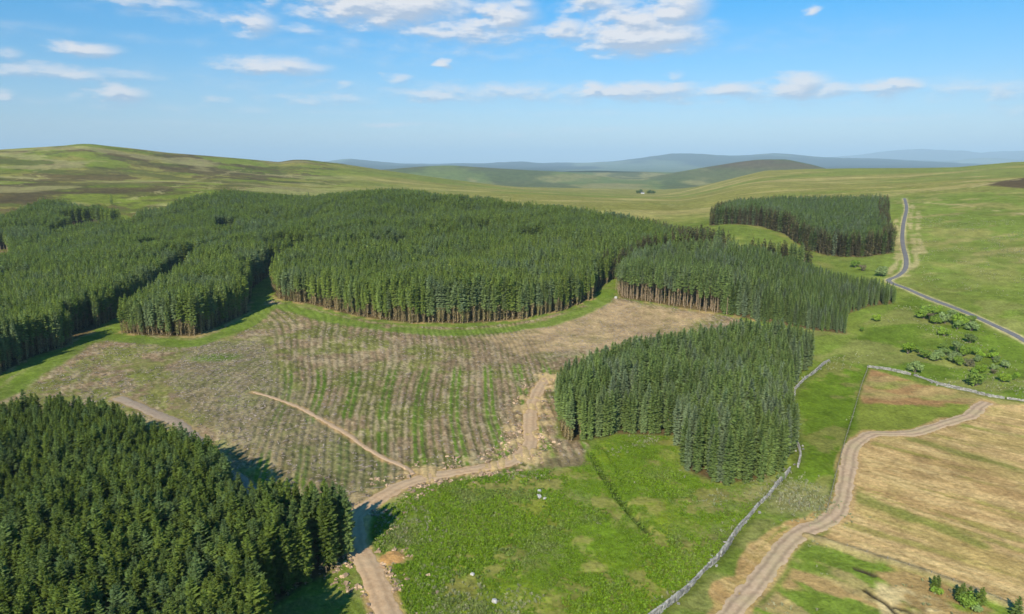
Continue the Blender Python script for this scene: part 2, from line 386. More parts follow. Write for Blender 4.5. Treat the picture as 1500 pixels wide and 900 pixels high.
    sp = path([(1290, 858), (1330, 862), (1392, 880), (1400, 893), (1350, 890), (1300, 900)])
    lc = mixc(lc, (.60, .48, .31), sstep(-1.2, .4, sdpoly(wx, wy, sp)) * sstep(.22, .45, nn3) * .95)
    for ln in ([(1254, 833), (1280, 842)], [(1268, 865), (1300, 885), (1320, 905)], [(1310, 888), (1340, 900)]):
        l = dline(xn, yn, path(ln)); k = sstep(.9, .3, l + jx * 1.0)
        lc = mixc(lc, (.06, .05, .035), k); hgt -= .35 * k * lm
    cn = cn + (lc - cn) * lm[:, None]
    # felled ground
    fd = sdpoly(wx, wy, FELLED); fm = sstep(-1.0, 1.5, fd)
    f0, f1 = P(650, 690), P(646, 500)
    fa, fb, inrows, lanes = felled_rows(xn, yn)
    row = (.5 + .5 * np.cos((fb + (nn3 - .5) * .3) * 2 * math.pi / 2.15)) ** 2.2
    fc = mixc(np.repeat(rgb(.30, .215, .165), len(xn), 0), (.185, .215, .055), sstep(.47, .62, fbm(xn, yn, 13, 64, 5, .65)) * .8)
    fc = mixc(fc, (.41, .33, .26), sstep(.52, .66, fbm(fb * 1.6, fa * .3, 3.0, 65, 4)) * .75)
    fc = mixc(fc, (.125, .14, .045), row * inrows * .85 * (.2 + .8 * sstep(.38, .56, fbm(fb * 1.2, fa * .3, 8, 67, 4))))
    fc = mixc(fc, (.13, .215, .035), np.clip(lanes * (1.0 + 1.2 * nn3), 0, 1))
    fk = fbm(xn, yn, .9, 69, 2)
    fc = mixc(fc, (.11, .10, .06), sstep(.60, .74, fk) * .6); fc = mixc(fc, (.46, .38, .31), sstep(.36, .22, fk) * .55)
    pink = sdpoly(wx, wy, path([(700, 495), (830, 470), (900, 440), (1040, 462), (960, 500), (860, 512), (760, 520)]))
    fc = mixc(fc, (.46, .335, .235), sstep(-3, 4, pink) * .75 * (.5 + nn3))
    lowl = sdpoly(wx, wy, path([(280, 500), (380, 500), (420, 560), (520, 650), (600, 700), (520, 740), (430, 690), (330, 640), (240, 560)]))
    lq = sstep(-4, 4, lowl)
    fc = mixc(fc, (.25, .23, .15), lq * .5)
    arc = np.cos((np.hypot(xn - f0[0] - 20, yn - f0[1] - 70) + jx * 3) * 2 * math.pi / 2.4) * .5 + .5
    fc = mixc(fc, (.10, .10, .055), lq * sstep(.55, .95, arc * .45 + fbm(xn * .6, yn, 2.5, 68, 3) * .7) * .75)
    fc = mixc(fc, (.19, .215, .06), sstep(-48, -66, fb) * sstep(.42, .6, fbm(xn, yn, 7, 73, 5, .65)) * .7 * (1 - lq))
    nearA = sdpoly(wx, wy, POLY_A)
    fc = mixc(fc, (.20, .235, .045), sstep(-16, -5, nearA) * (1 - sstep(-3, 0, nearA)) * sstep(.4, .6, nn2) * .8)
    g = P(318, 524)
    fc = mixc(fc, (.12, .20, .03), sstep(8, 3, np.hypot((xn - g[0]) * .6, yn - g[1])) * .8)
    cn = cn + (fc - cn) * fm[:, None]; rough = lerp(rough, .42, fm)
    hgt += -.22 * row * inrows * fm
    # bare scrape by the corner of the young block
    dk = sdpoly(wx, wy, path([(792, 672), (850, 665), (868, 680), (790, 686)]))
    cn = mixc(cn, (.23, .18, .13), sstep(-1, 1, dk) * .8)
    # bright grass round the felled ground
    ge = dline(wx, wy, GRASS_EDGE)
    k = sstep(6.2, 3.2, ge) * sstep(.25, .4, nn2 + .12); cn = mixc(cn, (.145, .225, .035), k * .85); rough = lerp(rough, .22, k)
    # floor of the woods: brown needles
    wood = np.full(len(xn), -30.0)
    for pl in (POLY_A, POLY_B, POLY_C, POLY_E): wood = np.maximum(wood, sdpoly(xn + jx, yn + jy, pl))
    dw = sdpoly(xn + jx, yn + jy, POLY_D)
    for ln, w in RIDES[:3]:
        dr = dline(wx, wy, ln); dw = np.minimum(dw, dr - w * .9)
    cl = np.full(len(xn), -30.)
    for pl in CLEARINGS: cl = np.maximum(cl, sdpoly(wx, wy, pl))
    wood = np.maximum(wood, np.minimum(dw, -cl))
    k = sstep(.2, 2.0, wood); cn = mixc(cn, (.14, .098, .06), k * .95); rough = lerp(rough, .2, k)
    cn = mixc(cn, (.40, .28, .16), sstep(-2.0, -.2, wood) * (1 - sstep(.4, 2.0, wood)) * sstep(.45, .58, nn3) * (dn > 240) * (fd > -9) * .85)
    cn = mixc(cn, (.22, .15, .1), sstep(-1, 2, cl) * sstep(.4, .55, nn2) * (dn > 560) * .8)
    # tracks: soil under and beside the made surfaces
    for ln, w, col in ((MAIN_TRACK, 2.3, (.52, .36, .21)), (SIDE_TRACK, 1.0, (.46, .32, .19)), (REAR_TRACK, 2.2, (.33, .25, .17)), (FARM_TRACK, 2.2, (.50, .34, .2))):
        l = dline(xn, yn, ln) + jx * 2.2 + jy * .8
        k = sstep(w + .6, w - .5, l); cn = mixc(cn, col, k * .95); rough = lerp(rough, .08, k)
        if ln is MAIN_TRACK:      # thrown-up clods
            k2 = sstep(8.5, 3.5, l) * sstep(.5, .62, nn3) * sstep(126, 150, dn)
            cn = mixc(cn, (.52, .385, .25), k2 * .9); hgt += k2 * .3
    sw = sdpoly(wx, wy, SWATH); k = sstep(-.35, .45, sw + jx * 1.5)
    sa = (xn * .55 - yn * .83)
    swc = mixc(np.repeat(rgb(.45, .295, .155), len(xn), 0), (.42, .33, .14), sstep(.5, .64, fbm(xn + yn * .65, sa * .3, 3, 71, 4)) * .45)
    swc = mixc(swc, (.58, .42, .25), sstep(.52, .66, fbm(xn + yn * .65, sa * .2, 1.6, 72, 3)) * .6)
    cn = cn + (swc - cn) * k[:, None]; rough = lerp(rough, .12, k)
    ftl = dline(xn, yn, FARM_LOWER) + jx * .6
    cn = mixc(cn, (.16, .21, .045), np.exp(-((ftl - 2.7) / .6) ** 2) * (sdpoly(xn, yn, SWATH) < 1.2) * sstep(.3, .5, nn2) * .8)
    l = dline(xn, yn, ROAD) + jx * 1.2
    cn = mixc(cn, (.50, .44, .30), sstep(2.7, 1.6, l) * .8); rough = lerp(rough, .05, sstep(3.2, 2.2, l))
    # pale verge lines running with the lane on the open hill
    for off in ([(1313, 320), (1313, 350), (1317, 380), (1302, 401)], [(1336, 300), (1333, 330), (1340, 360), (1343, 385), (1326, 404)], [(1345, 310), (1344, 345), (1352, 372)], [(1330, 296), (1400, 300), (1500, 314)], [(1260, 288), (1330, 283), (1420, 276), (1500, 262)], [(1060, 316), (1150, 290), (1260, 281), (1330, 272), (1460, 244)]):
        ll = dline(xn, yn, path(off)) + jx * 4
        cn = mixc(cn, (.47, .40, .25), sstep(2.6, .9, ll) * sstep(.3, .5, nn2) * .75)
    # walls' feet, fence strip, ditch, dyke
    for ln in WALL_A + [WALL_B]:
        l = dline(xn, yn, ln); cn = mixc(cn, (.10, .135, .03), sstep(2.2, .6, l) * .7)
    l = dline(xn, yn, FENCE_A); cn = mixc(cn, (.08, .125, .022), sstep(.8, .25, l) * .55)
    l = dline(xn, yn, DITCH) + jx * .8
    hgt -= .95 * sstep(1.3, .3, l); cn = mixc(cn, (.055, .085, .022), sstep(.9, .25, l) * .8)
    l2 = dline(xn, yn, path([(885, 655), (905, 685), (915, 712)])); hgt -= .4 * sstep(.8, .2, l2)
    l = dline(xn, yn, DYKE) + jx * .5
    hgt += .45 * sstep(1.3, .4, l); cn = mixc(cn, (.40, .315, .2), sstep(1.5, .6, l) * .8)
    s0 = P(574, 818); l = np.hypot(xn - s0[0], (yn - s0[1])) + jx * 2
    k = sstep(2.6, 1.0, l); hgt += .4 * k; cn = mixc(cn, (.55, .32, .16), sstep(2.4, 1.7, l))
    # mottling and micro relief of the sward
    cn = cn * (1 + (nn3 - .5)[:, None] * .5 + tus2[:, None] * .35 * nearc[:, None])
    hgt += (tus * 1.0 + tus2 * .5) * rough * (1 - sstep(260, 520, dn) * .5)
    c[near] = cn
    z[near] += hgt
    fr = ~near
    c[fr] *= (1 + (n2[fr] - .5)[:, None] * .35)
    # each line and pale path that crosses the hill on the left
    for pts in ([(160, 301), (230, 283), (300, 262), (360, 246)], [(0, 268), (60, 250), (110, 240)], [(190, 312), (280, 296), (330, 262)], [(20, 275), (70, 257)], [(330, 247), (420, 258), (500, 272)], [(580, 296), (760, 291), (900, 300)], [(700, 288), (860, 293), (960, 296), (1020, 307)]):
        l = dline(x, y, path(pts)) + (n2 - .5) * 30
        c = mixc(c, (.42, .38, .23), sstep(4.5, .5, l) * .5 * sstep(.4, .55, n3))
    c = c * np.array([.90, .86, .62])[None]
    return x, y, z, np.clip(c, .008, .75), len(az), len(dd)

def build_ground():
    x, y, z, c, nu, nd = ground_arrays()
    N = len(x)
    me = bpy.data.meshes.new('ground')
    verts = np.empty((N + 1, 3), np.float32); verts[:N, 0] = x; verts[:N, 1] = y; verts[:N, 2] = z
    verts[N] = (0, 0, 0)
    i = np.arange(nd - 1)[:, None] * nu; j = np.arange(nu)[None]
    jn = (j + 1) % nu
    q = np.stack([(i + j), (i + nu + j), (i + nu + jn), (i + jn)], -1).reshape(-1, 4)[:, ::-1]
    t = np.stack([np.full(nu, N), np.arange(nu), (np.arange(nu) + 1) % nu], -1)[:, ::-1]
    loops = np.concatenate([q.ravel(), t.ravel()]).astype(np.int32)
    starts = np.concatenate([np.arange(len(q)) * 4, len(q) * 4 + np.arange(len(t)) * 3]).astype(np.int32)
    me.vertices.add(N + 1); me.vertices.foreach_set('co', verts.ravel())
    me.loops.add(len(loops)); me.loops.foreach_set('vertex_index', loops)
    me.polygons.add(len(starts)); me.polygons.foreach_set('loop_start', starts)
    me.polygons.foreach_set('use_smooth', np.ones(len(starts), bool))
    at = me.attributes.new('soil', 'FLOAT_COLOR', 'POINT')
    cc = np.ones((N + 1, 4), np.float32); cc[:N, :3] = c
    cc[N, :3] = c[0]
    at.data.foreach_set('color', cc.ravel())
    me.update(calc_edges=True); me.validate()
    o = bpy.data.objects.new('ground', me); COL.objects.link(o)
    tag(o, 'rolling ground of rough pasture, felled forest and moor', 'ground', kind='structure')
    # normals must face up
    if me.polygons[len(q) // 2].normal.z < 0: me.flip_normals()
    me.materials.append(mat_ground())
    return o

# ------------------------------------------------------------------ helpers for objects
def tag(o, label=None, cat=None, group=None, kind=None):
    if label: o['label'] = label
    if cat: o['category'] = cat
    if group: o['group'] = group
    if kind: o['kind'] = kind
    return o
def empty(name, loc, rz=0, s=1.0):
    o = bpy.data.objects.new(name, None); COL.objects.link(o)
    o.location = loc; o.rotation_euler = (0, 0, rz); o.scale = (s,) * 3 if not hasattr(s, '__len__') else s
    o.empty_display_size = .5
    return o

class MB:
    def __init__(s): s.v = []; s.f = []; s.m = []; s.a = []
    def face(s, pts, m=0, a=0.5):
        k = len(s.v); s.v += [tuple(p) for p in pts]; s.f.append(tuple(range(k, k + len(pts)))); s.m.append(m); s.a += [a] * len(pts)
    def mesh(s, vs, fs, m=0, a=.5):
        k = len(s.v); s.v += [tuple(p) for p in vs]
        for f in fs: s.f.append(tuple(i + k for i in f)); s.m.append(m)
        s.a += [a] * len(vs)
    def tube(s, pts, rads, n=6, m=0, a=.5, cap=True):
        vs = []; fs = []
        pts = [np.asarray(p, float) for p in pts]
        for i, p in enumerate(pts):
            d = (pts[min(i + 1, len(pts) - 1)] - pts[max(i - 1, 0)]); d = d / (np.linalg.norm(d) + 1e-9)
            r = np.cross(d, (0, 0, 1.)) if abs(d[2]) < .95 else np.cross(d, (0, 1., 0))
            r /= np.linalg.norm(r); q = np.cross(r, d)
            for k in range(n):
                t = 2 * math.pi * k / n
                vs.append(p + (r * math.cos(t) + q * math.sin(t)) * rads[i])
        for i in range(len(pts) - 1):
            for k in range(n):
                fs.append((i * n + k, i * n + (k + 1) % n, (i + 1) * n + (k + 1) % n, (i + 1) * n + k))
        if cap: fs.append(tuple(range((len(pts) - 1) * n, len(pts) * n))); fs.append(tuple(range(n))[::-1])
        s.mesh(vs, fs, m, a)
    def block(s, c, sz, rz=0, jit=0, m=0, a=.5, tilt=0):
        vs = []
        cr, sr = math.cos(rz), math.sin(rz)
        for dx in (-1, 1):
            for dy in (-1, 1):
                for dz in (-1, 1):
                    px, py, pz = dx * sz[0] / 2, dy * sz[1] / 2, dz * sz[2] / 2
                    px += random.uniform(-jit, jit); py += random.uniform(-jit, jit); pz += random.uniform(-jit, jit)
                    pz += tilt * px
                    vs.append((c[0] + px * cr - py * sr, c[1] + px * sr + py * cr, c[2] + pz))
        s.mesh(vs, [(0, 1, 3, 2), (4, 6, 7, 5), (0, 4, 5, 1), (2, 3, 7, 6), (0, 2, 6, 4), (1, 5, 7, 3)], m, a)
    def data(s, name, mats, smooth=False):
        me = bpy.data.meshes.new(name)
        me.from_pydata(s.v, [], s.f)
        for m in mats: me.materials.append(m)
        me.polygons.foreach_set('material_index', s.m)
        if smooth: me.polygons.foreach_set('use_smooth', [True] * len(s.f))
        at = me.attributes.new('shade', 'FLOAT', 'POINT'); at.data.foreach_set('value', s.a)
        me.update()
        return me
    def build(s, name, mats, parent=None, smooth=False):
        o = bpy.data.objects.new(name, s.data(name, mats, smooth)); COL.objects.link(o)
        if parent: o.parent = parent
        return o

# ------------------------------------------------------------------ materials
def newmat(name):
    m = bpy.data.materials.new(name); m.use_nodes = True
    nt = m.node_tree; nt.nodes.clear()
    out = nt.nodes.new('ShaderNodeOutputMaterial'); bs = nt.nodes.new('ShaderNodeBsdfPrincipled')
    nt.links.new(bs.outputs[0], out.inputs[0])
    bs.inputs['Specular IOR Level'].default_value = .25; bs.inputs['Roughness'].default_value = .85
    return m, nt, bs
def N(nt, t, **kw):
    n = nt.nodes.new(t)
    for k, v in kw.items(): setattr(n, k, v)
    return n
def noise(nt, co, scale, detail=4, rough=.6):
    n = N(nt, 'ShaderNodeTexNoise'); n.inputs['Scale'].default_value = scale; n.inputs['Detail'].default_value = detail; n.inputs['Roughness'].default_value = rough
    nt.links.new(co, n.inputs['Vector']); return n.outputs['Fac']
def maprange(nt, v, a, b, c, d):
    n = N(nt, 'ShaderNodeMapRange'); n.inputs[1].default_value = a; n.inputs[2].default_value = b; n.inputs[3].default_value = c; n.inputs[4].default_value = d
    nt.links.new(v, n.inputs[0]); return n.outputs[0]
def math_(nt, op, a, b=None):
    n = N(nt, 'ShaderNodeMath', operation=op)
    for i, x in enumerate((a, b)):
        if x is None: continue
        if isinstance(x, (int, float)): n.inputs[i].default_value = x
        else: nt.links.new(x, n.inputs[i])
    return n.outputs[0]
def scalec(nt, col, fac):
    n = N(nt, 'ShaderNodeVectorMath', operation='SCALE'); nt.links.new(col, n.inputs[0]); nt.links.new(fac, n.inputs['Scale']); return n.outputs[0]
def mixrgb(nt, fac, a, b):
    n = N(nt, 'ShaderNodeMix', data_type='RGBA')
    if isinstance(fac, (int, float)): n.inputs[0].default_value = fac
    else: nt.links.new(fac, n.inputs[0])
    for i, x in ((6, a), (7, b)):
        if isinstance(x, tuple): n.inputs[i].default_value = (*x, 1)
        else: nt.links.new(x, n.inputs[i])
    return n.outputs[2]
def bump(nt, bs, h, strength, dist):
    b = N(nt, 'ShaderNodeBump'); b.inputs['Strength'].default_value = strength; b.inputs['Distance'].default_value = dist
    nt.links.new(h, b.inputs['Height']); nt.links.new(b.outputs[0], bs.inputs['Normal'])

def mat_ground():
    m, nt, bs = newmat('ground_soil')
    at = N(nt, 'ShaderNodeAttribute', attribute_name='soil')
    co = N(nt, 'ShaderNodeNewGeometry').outputs['Position']
    a = noise(nt, co, 1.1, 5, .7); b = noise(nt, co, .17, 4, .6); c = noise(nt, co, .022, 5, .6)
    f = math_(nt, 'MULTIPLY', maprange(nt, a, .25, .75, .62, 1.38), maprange(nt, b, .25, .75, .80, 1.20))
    f = math_(nt, 'MULTIPLY', f, maprange(nt, c, .25, .75, .80, 1.20))
    nt.links.new(scalec(nt, at.outputs['Color'], f), bs.inputs['Base Color'])
    bs.inputs['Roughness'].default_value = 1; bs.inputs['Specular IOR Level'].default_value = .0
    bump(nt, bs, a, .6, .5)
    return m

def mat_foliage(name, c0, c1, c2, sub=.0, patch=.0):
    """needle or leaf colour: varies from tree to tree and from spray to spray"""
    m, nt, bs = newmat(name)
    oi = N(nt, 'ShaderNodeObjectInfo').outputs['Random']
    sh = N(nt, 'ShaderNodeAttribute', attribute_name='shade').outputs['Fac']
    lo = N(nt, 'ShaderNodeObjectInfo').outputs['Location']
    if patch:
        pn = noise(nt, lo, patch, 3, .6); p2 = noise(nt, lo, patch * 2.3, 3, .6)
        f0 = math_(nt, 'ADD', math_(nt, 'MULTIPLY', oi, .5), maprange(nt, pn, .35, .65, 0, .5))
        f2 = math_(nt, 'ADD', maprange(nt, math_(nt, 'FRACT', math_(nt, 'MULTIPLY', oi, 7.31)), .65, 1, 0, .7), maprange(nt, p2, .52, .66, 0, .75))
        f2 = math_(nt, 'MINIMUM', f2, .9)
    else:
        f0 = oi; f2 = maprange(nt, math_(nt, 'FRACT', math_(nt, 'MULTIPLY', oi, 7.31)), .6, 1, 0, .8)
    k = mixrgb(nt, f0, c0, c1)
    k = mixrgb(nt, f2, k, c2)
    k = scalec(nt, k, maprange(nt, math_(nt, 'FRACT', math_(nt, 'MULTIPLY', oi, 3.77)), 0, 1, .78, 1.2))
    k = scalec(nt, k, maprange(nt, sh, 0, 1, .65, 1.35))
    nt.links.new(k, bs.inputs['Base Color'])
    bs.inputs['Roughness'].default_value = .8; bs.inputs['Specular IOR Level'].default_value = .06
    if sub:
        tr = N(nt, 'ShaderNodeBsdfTranslucent'); nt.links.new(k, tr.inputs[0])
        mx = N(nt, 'ShaderNodeMixShader'); mx.inputs[0].default_value = sub
        nt.links.new(bs.outputs[0], mx.inputs[1]); nt.links.new(tr.outputs[0], mx.inputs[2])
        out = [n for n in nt.nodes if n.type == 'OUTPUT_MATERIAL'][0]
        nt.links.new(mx.outputs[0], out.inputs[0])
    return m
def mat_noise(name, c0, c1, scale, rough=.9, bmp=.0, use_shade=True):
    m, nt, bs = newmat(name)
    co = N(nt, 'ShaderNodeNewGeometry').outputs['Position']
    n = noise(nt, co, scale, 5, .65)
    k = mixrgb(nt, maprange(nt, n, .3, .7, 0, 1), c0, c1)
    if use_shade:
        sh = N(nt, 'ShaderNodeAttribute', attribute_name='shade').outputs['Fac']
        k = scalec(nt, k, maprange(nt, sh, 0, 1, .6, 1.4))
    nt.links.new(k, bs.inputs['Base Color'])
    bs.inputs['Roughness'].default_value = rough
    if bmp: bump(nt, bs, n, .6, bmp)
    return m
M = {}
def make_mats():
    M['needle'] = mat_foliage('spruce_needles', (.125, .18, .032), (.185, .24, .044), (.135, .20, .075), .45, .05)
    M['needle_blue'] = mat_foliage('sitka_needles', (.17, .24, .070), (.23, .30, .080), (.235, .285, .165), .45, .035)
    M['needle_far'] = mat_foliage('conifer_needles', (.195, .27, .055), (.27, .335, .066), (.215, .275, .135), .48, .02)
    M['dead'] = mat_foliage('withered_twigs', (.33, .265, .12), (.40, .315, .155), (.27, .275, .08), .35)
    M['larch'] = mat_foliage('browned_needles', (.13, .115, .05), (.17, .145, .065), (.115, .135, .045), .3)
    M['bark'] = mat_noise('conifer_bark', (.22, .155, .095), (.38, .285, .18), 3.0)
    M['leaf'] = mat_foliage('hawthorn_leaves', (.20, .32, .045), (.26, .37, .06), (.22, .28, .11), .42)
    M['leaf_pale'] = mat_foliage('willow_leaves', (.27, .36, .12), (.31, .39, .15), (.25, .35, .09), .42)
    M['leaf_gold'] = mat_foliage('gorse_leaves', (.28, .43, .04), (.33, .46, .055), (.26, .38, .06), .42)
    M['leaf_brown'] = mat_foliage('bare_twigs', (.18, .16, .08), (.21, .18, .095), (.18, .18, .085), .2)
    M['wood'] = mat_noise('shrub_bark', (.12, .095, .07), (.2, .16, .12), 4.0)
    M['stone'] = mat_noise('wall_stone', (.20, .19, .165), (.37, .345, .30), 2.0, .9, .05)
    M['boulder'] = mat_noise('pale_rock', (.36, .34, .31), (.55, .52, .48), 1.5, .9, .08)
    M['post'] = mat_noise('fence_post_wood', (.19, .16, .125), (.3, .26, .2), 6.0)
    M['wire'] = mat_noise('fence_wire', (.16, .16, .155), (.22, .22, .21), 2.0, .5)
    M['brash'] = mat_noise('dry_brash', (.17, .13, .10), (.37, .305, .25), .35, .9)
    M['bracken'] = mat_foliage('bracken_fronds', (.13, .23, .014), (.20, .295, .02), (.215, .25, .075), .35, .03)
    M['rush'] = mat_foliage('rush_stems', (.33, .34, .17), (.44, .41, .24), (.27, .32, .12), .35)
    M['clod'] = mat_noise('turned_earth', (.28, .19, .115), (.48, .34, .215), 1.2, .95)
    M['white'] = mat_noise('whitewashed_wall', (.50, .49, .47), (.6, .59, .57), 1.0)
    M['slate'] = mat_noise('slate_roof', (.10, .10, .11), (.16, .16, .17), 1.0)
    M['glass'] = mat_noise('window_glass', (.03, .035, .04), (.05, .055, .06), 1.0, .2)

def mat_track(name, c0, c1, c2, rut=0):
    m, nt, bs = newmat(name)
    co = N(nt, 'ShaderNodeNewGeometry').outputs['Position']
    ac = N(nt, 'ShaderNodeAttribute', attribute_name='across').outputs['Fac']
    a = noise(nt, co, .9, 5, .7); b = noise(nt, co, .16, 4, .6)
    k = mixrgb(nt, maprange(nt, a, .35, .65, 0, 1), c0, c1)
    k = mixrgb(nt, maprange(nt, b, .45, .62, 0, .8), k, c2)
    if rut:
        w = math_(nt, 'ABSOLUTE', math_(nt, 'SUBTRACT', math_(nt, 'ABSOLUTE', ac), .48))
        k = scalec(nt, k, maprange(nt, math_(nt, 'ADD', w, math_(nt, 'MULTIPLY', math_(nt, 'SUBTRACT', a, .5), .25)), .05, .3, rut, 1.0))
    nt.links.new(k, bs.inputs['Base Color']); bs.inputs['Roughness'].default_value = .95
    bs.inputs['Specular IOR Level'].default_value = .1
    bump(nt, bs, a, .5, .25)
    return m

# ------------------------------------------------------------------ strips: road and tracks
def strip(name, line, width, mat, lift, label, cat='track', edge=.35, seed=0, n=9, rut=0, taper=0):
    seg = np.linalg.norm(np.diff(line, axis=0), axis=1); L = np.concatenate([[0], np.cumsum(seg)])
    s = np.arange(0, L[-1], .6)
    p = np.stack([np.interp(s, L, line[:, 0]), np.interp(s, L, line[:, 1])], 1)
    t = np.gradient(p, axis=0); t /= np.linalg.norm(t, axis=1)[:, None]; nv = np.stack([t[:, 1], -t[:, 0]], 1)
    wl = width / 2 * (1 + (fbm(s, s * 0 + seed, 3.2, 81, 4, .75) - .5) * edge * 2.6); wr = width / 2 * (1 + (fbm(s, s * 0 + seed + 50, 3.2, 82, 4, .75) - .5) * edge * 2.6)
    f = np.linspace(-1, 1, n)
    if taper:
        tp = .04 + .96 * sstep(0, taper, L[-1] - s); wl = wl * tp; wr = wr * tp
    off = np.where(f[None] < 0, f[None] * wl[:, None], f[None] * wr[:, None])
    x = p[:, 0:1] + nv[:, 0:1] * off; y = p[:, 1:2] + nv[:, 1:2] * off
    z = H(x.ravel(), y.ravel()).reshape(x.shape) + lift - .14 * np.abs(f[None]) ** 4
    z -= rut * np.exp(-((np.abs(f[None]) - .48) / .14) ** 2)
    z += (fbm(x.ravel(), y.ravel(), 1.2, 83, 3).reshape(x.shape) - .5) * .12
    k = len(s)
    me = bpy.data.meshes.new(name)
    i = np.arange(k - 1)[:, None] * n; j = np.arange(n - 1)[None]
    q = np.stack([i + j, i + j + 1, i + n + j + 1, i + n + j], -1).reshape(-1, 4)
    me.from_pydata(np.stack([x, y, z], -1).reshape(-1, 3).tolist(), [], q.tolist())
    me.polygons.foreach_set('use_smooth', np.ones(len(q), bool))
    at = me.attributes.new('across', 'FLOAT', 'POINT'); at.data.foreach_set('value', np.tile(f, k).astype(np.float32))
    me.update()
    if me.polygons[0].normal.z < 0: me.flip_normals()
    me.materials.append(mat)
    o = bpy.data.objects.new(name, me); COL.objects.link(o)
    return tag(o, label, cat, kind='structure')

# ------------------------------------------------------------------ conifers
def conifer(seed, h, rad, base, nwh, nbr, detail, dead=0.0, pointed=.62):
    """crown, trunk and withered lower branches of one conifer. base: height where live branches begin (share of h)"""
    r = random.Random(seed)
    cr, tk = MB(), MB()
    lean = (r.uniform(-.014, .014) * h, r.uniform(-.014, .014) * h)
    def axisp(t): return np.array([lean[0] * t * t, lean[1] * t * t, h * t])
    tt = max(.62, min(.9, base + .25))
    tk.tube([axisp(-.02), axisp(.04), axisp(.3), axisp(.55), axisp(tt)], [.0125 * h, .0095 * h, .0072 * h, .005 * h, .0016 * h], 6 if detail else 4, 0, .5, cap=False)
    phase = r.uniform(0, 6.28)
    lop = r.uniform(0, 6.28)
    for w in range(nwh):
        t = w / (nwh - 1)
        zt = base + (1 - base) * (1 - (1 - t) ** 1.25) * .985
        q = (1 - zt) / (1 - base)
        rr = rad * (.06 + .94 * min(1, q / pointed) ** .78) * (1 - .2 * max(0, .3 - t) / .3) * r.uniform(.88, 1.1) + .04
        nb = max(4, int(nbr * (.6 + .4 * q) + r.uniform(-.6, .8)))
        phase += r.uniform(.4, 1.2)
        for b in range(nb):
            az = phase + 2 * math.pi * b / nb + r.uniform(-.35, .35)
            L = rr * r.uniform(.66, 1.2) * (1 + .12 * math.cos(az - lop))
            o = axisp(zt) + np.array([0, 0, r.uniform(-.4, .4) * h * (1 - base) / nwh])
            e = np.array([math.cos(az), math.sin(az), 0]); sd = np.array([-math.sin(az), math.cos(az), 0])
            up0 = .75 * (1 - q) ** 1.5 + .10; dr = (.18 + .34 * q) * r.uniform(.6, 1.3)
            wd = L * r.uniform(.2, .32) + .07
            shd = min(1, max(0, .5 + r.gauss(0, .22)))
            p1 = o + e * L * .42 + np.array([0, 0, L * (up0 * .45 - dr * .10)])
            p2 = o + e * L * .76 + np.array([0, 0, L * (up0 * .7 - dr * .40)])
            p3 = o + e * L + np.array([0, 0, L * (up0 * .85 - dr * .72)])
            dn = np.array([0, 0, -1.0])
            if detail:
                for sg in (-1, 1):
                    f1 = p1 + sd * sg * wd + dn * wd * .5; f2 = p2 + sd * sg * wd * .75 + dn * wd * .5
                    cr.face([o, p1, f1], 0, shd); cr.face([p1, p2, f2, f1], 0, shd); cr.face([p2, p3, f2], 0, shd)
                for k in range(detail):
                    f = r.uniform(.15, .98); c = o + (p3 - o) * f + np.array([0, 0, L * .08])
                    sg = r.choice((-1, 1)); l2 = (L * .30 + .08) * (1.2 - f * .5)
                    tip = c + sd * sg * l2 * r.uniform(.3, 1) + e * l2 * .8 + np.array([0, 0, r.uniform(-.5, .45) * l2])
                    mid = (c + tip) / 2
                    wv = e * l2 * .2 - sd * sg * l2 * .15
                    cr.face([c, mid + wv, tip, mid - wv + dn * l2 * .15], 0, min(1, max(0, shd + r.gauss(0, .18))))
            else:
                f1 = p2 + sd * wd * 1.3 + dn * wd * .6; f2 = p2 - sd * wd * 1.3 + dn * wd * .6
                cr.face([o, f2, p3, p2 + np.array([0, 0, .02])], 0, shd); cr.face([o, p2 + np.array([0, 0, .02]), p3, f1], 0, shd)
    # leader
    a = axisp(.94); b = axisp(1.025)
    for k in range(3):
        e = np.array([math.cos(k * 2.1), math.sin(k * 2.1), 0]) * rad * .07
        cr.face([a + e, b, a - e * .6], 0, .6)
    dd = MB()
    if dead > 0:
        n = int(80 * dead) if detail else int(30 * dead)
        for k in range(n):
            t = r.uniform(.04, base + .05); az = r.uniform(0, 6.28); L = rad * r.uniform(.35, .95) * (.5 + .5 * t / max(base, .01))
            o = axisp(t); e = np.array([math.cos(az), math.sin(az), 0]); sd = np.array([-math.sin(az), math.cos(az), 0])
            p = o + e * L + np.array([0, 0, -L * r.uniform(.15, .5)])
            m_ = (o + p) / 2; w = L * r.uniform(.06, .2)
            dd.face([o, m_ + sd * w, p, m_ - sd * w + np.array([0, 0, -w])], 0, r.random())
    return cr, tk, dd

def merged(parts, mats):
    """parts: list of (MB, material index)"""
    o = MB()
    for p, mi in parts:
        k = len(o.v); o.v += p.v; o.a += p.a
        o.f += [tuple(i + k for i in f) for f in p.f]; o.m += [mi] * len(p.f)
    return o

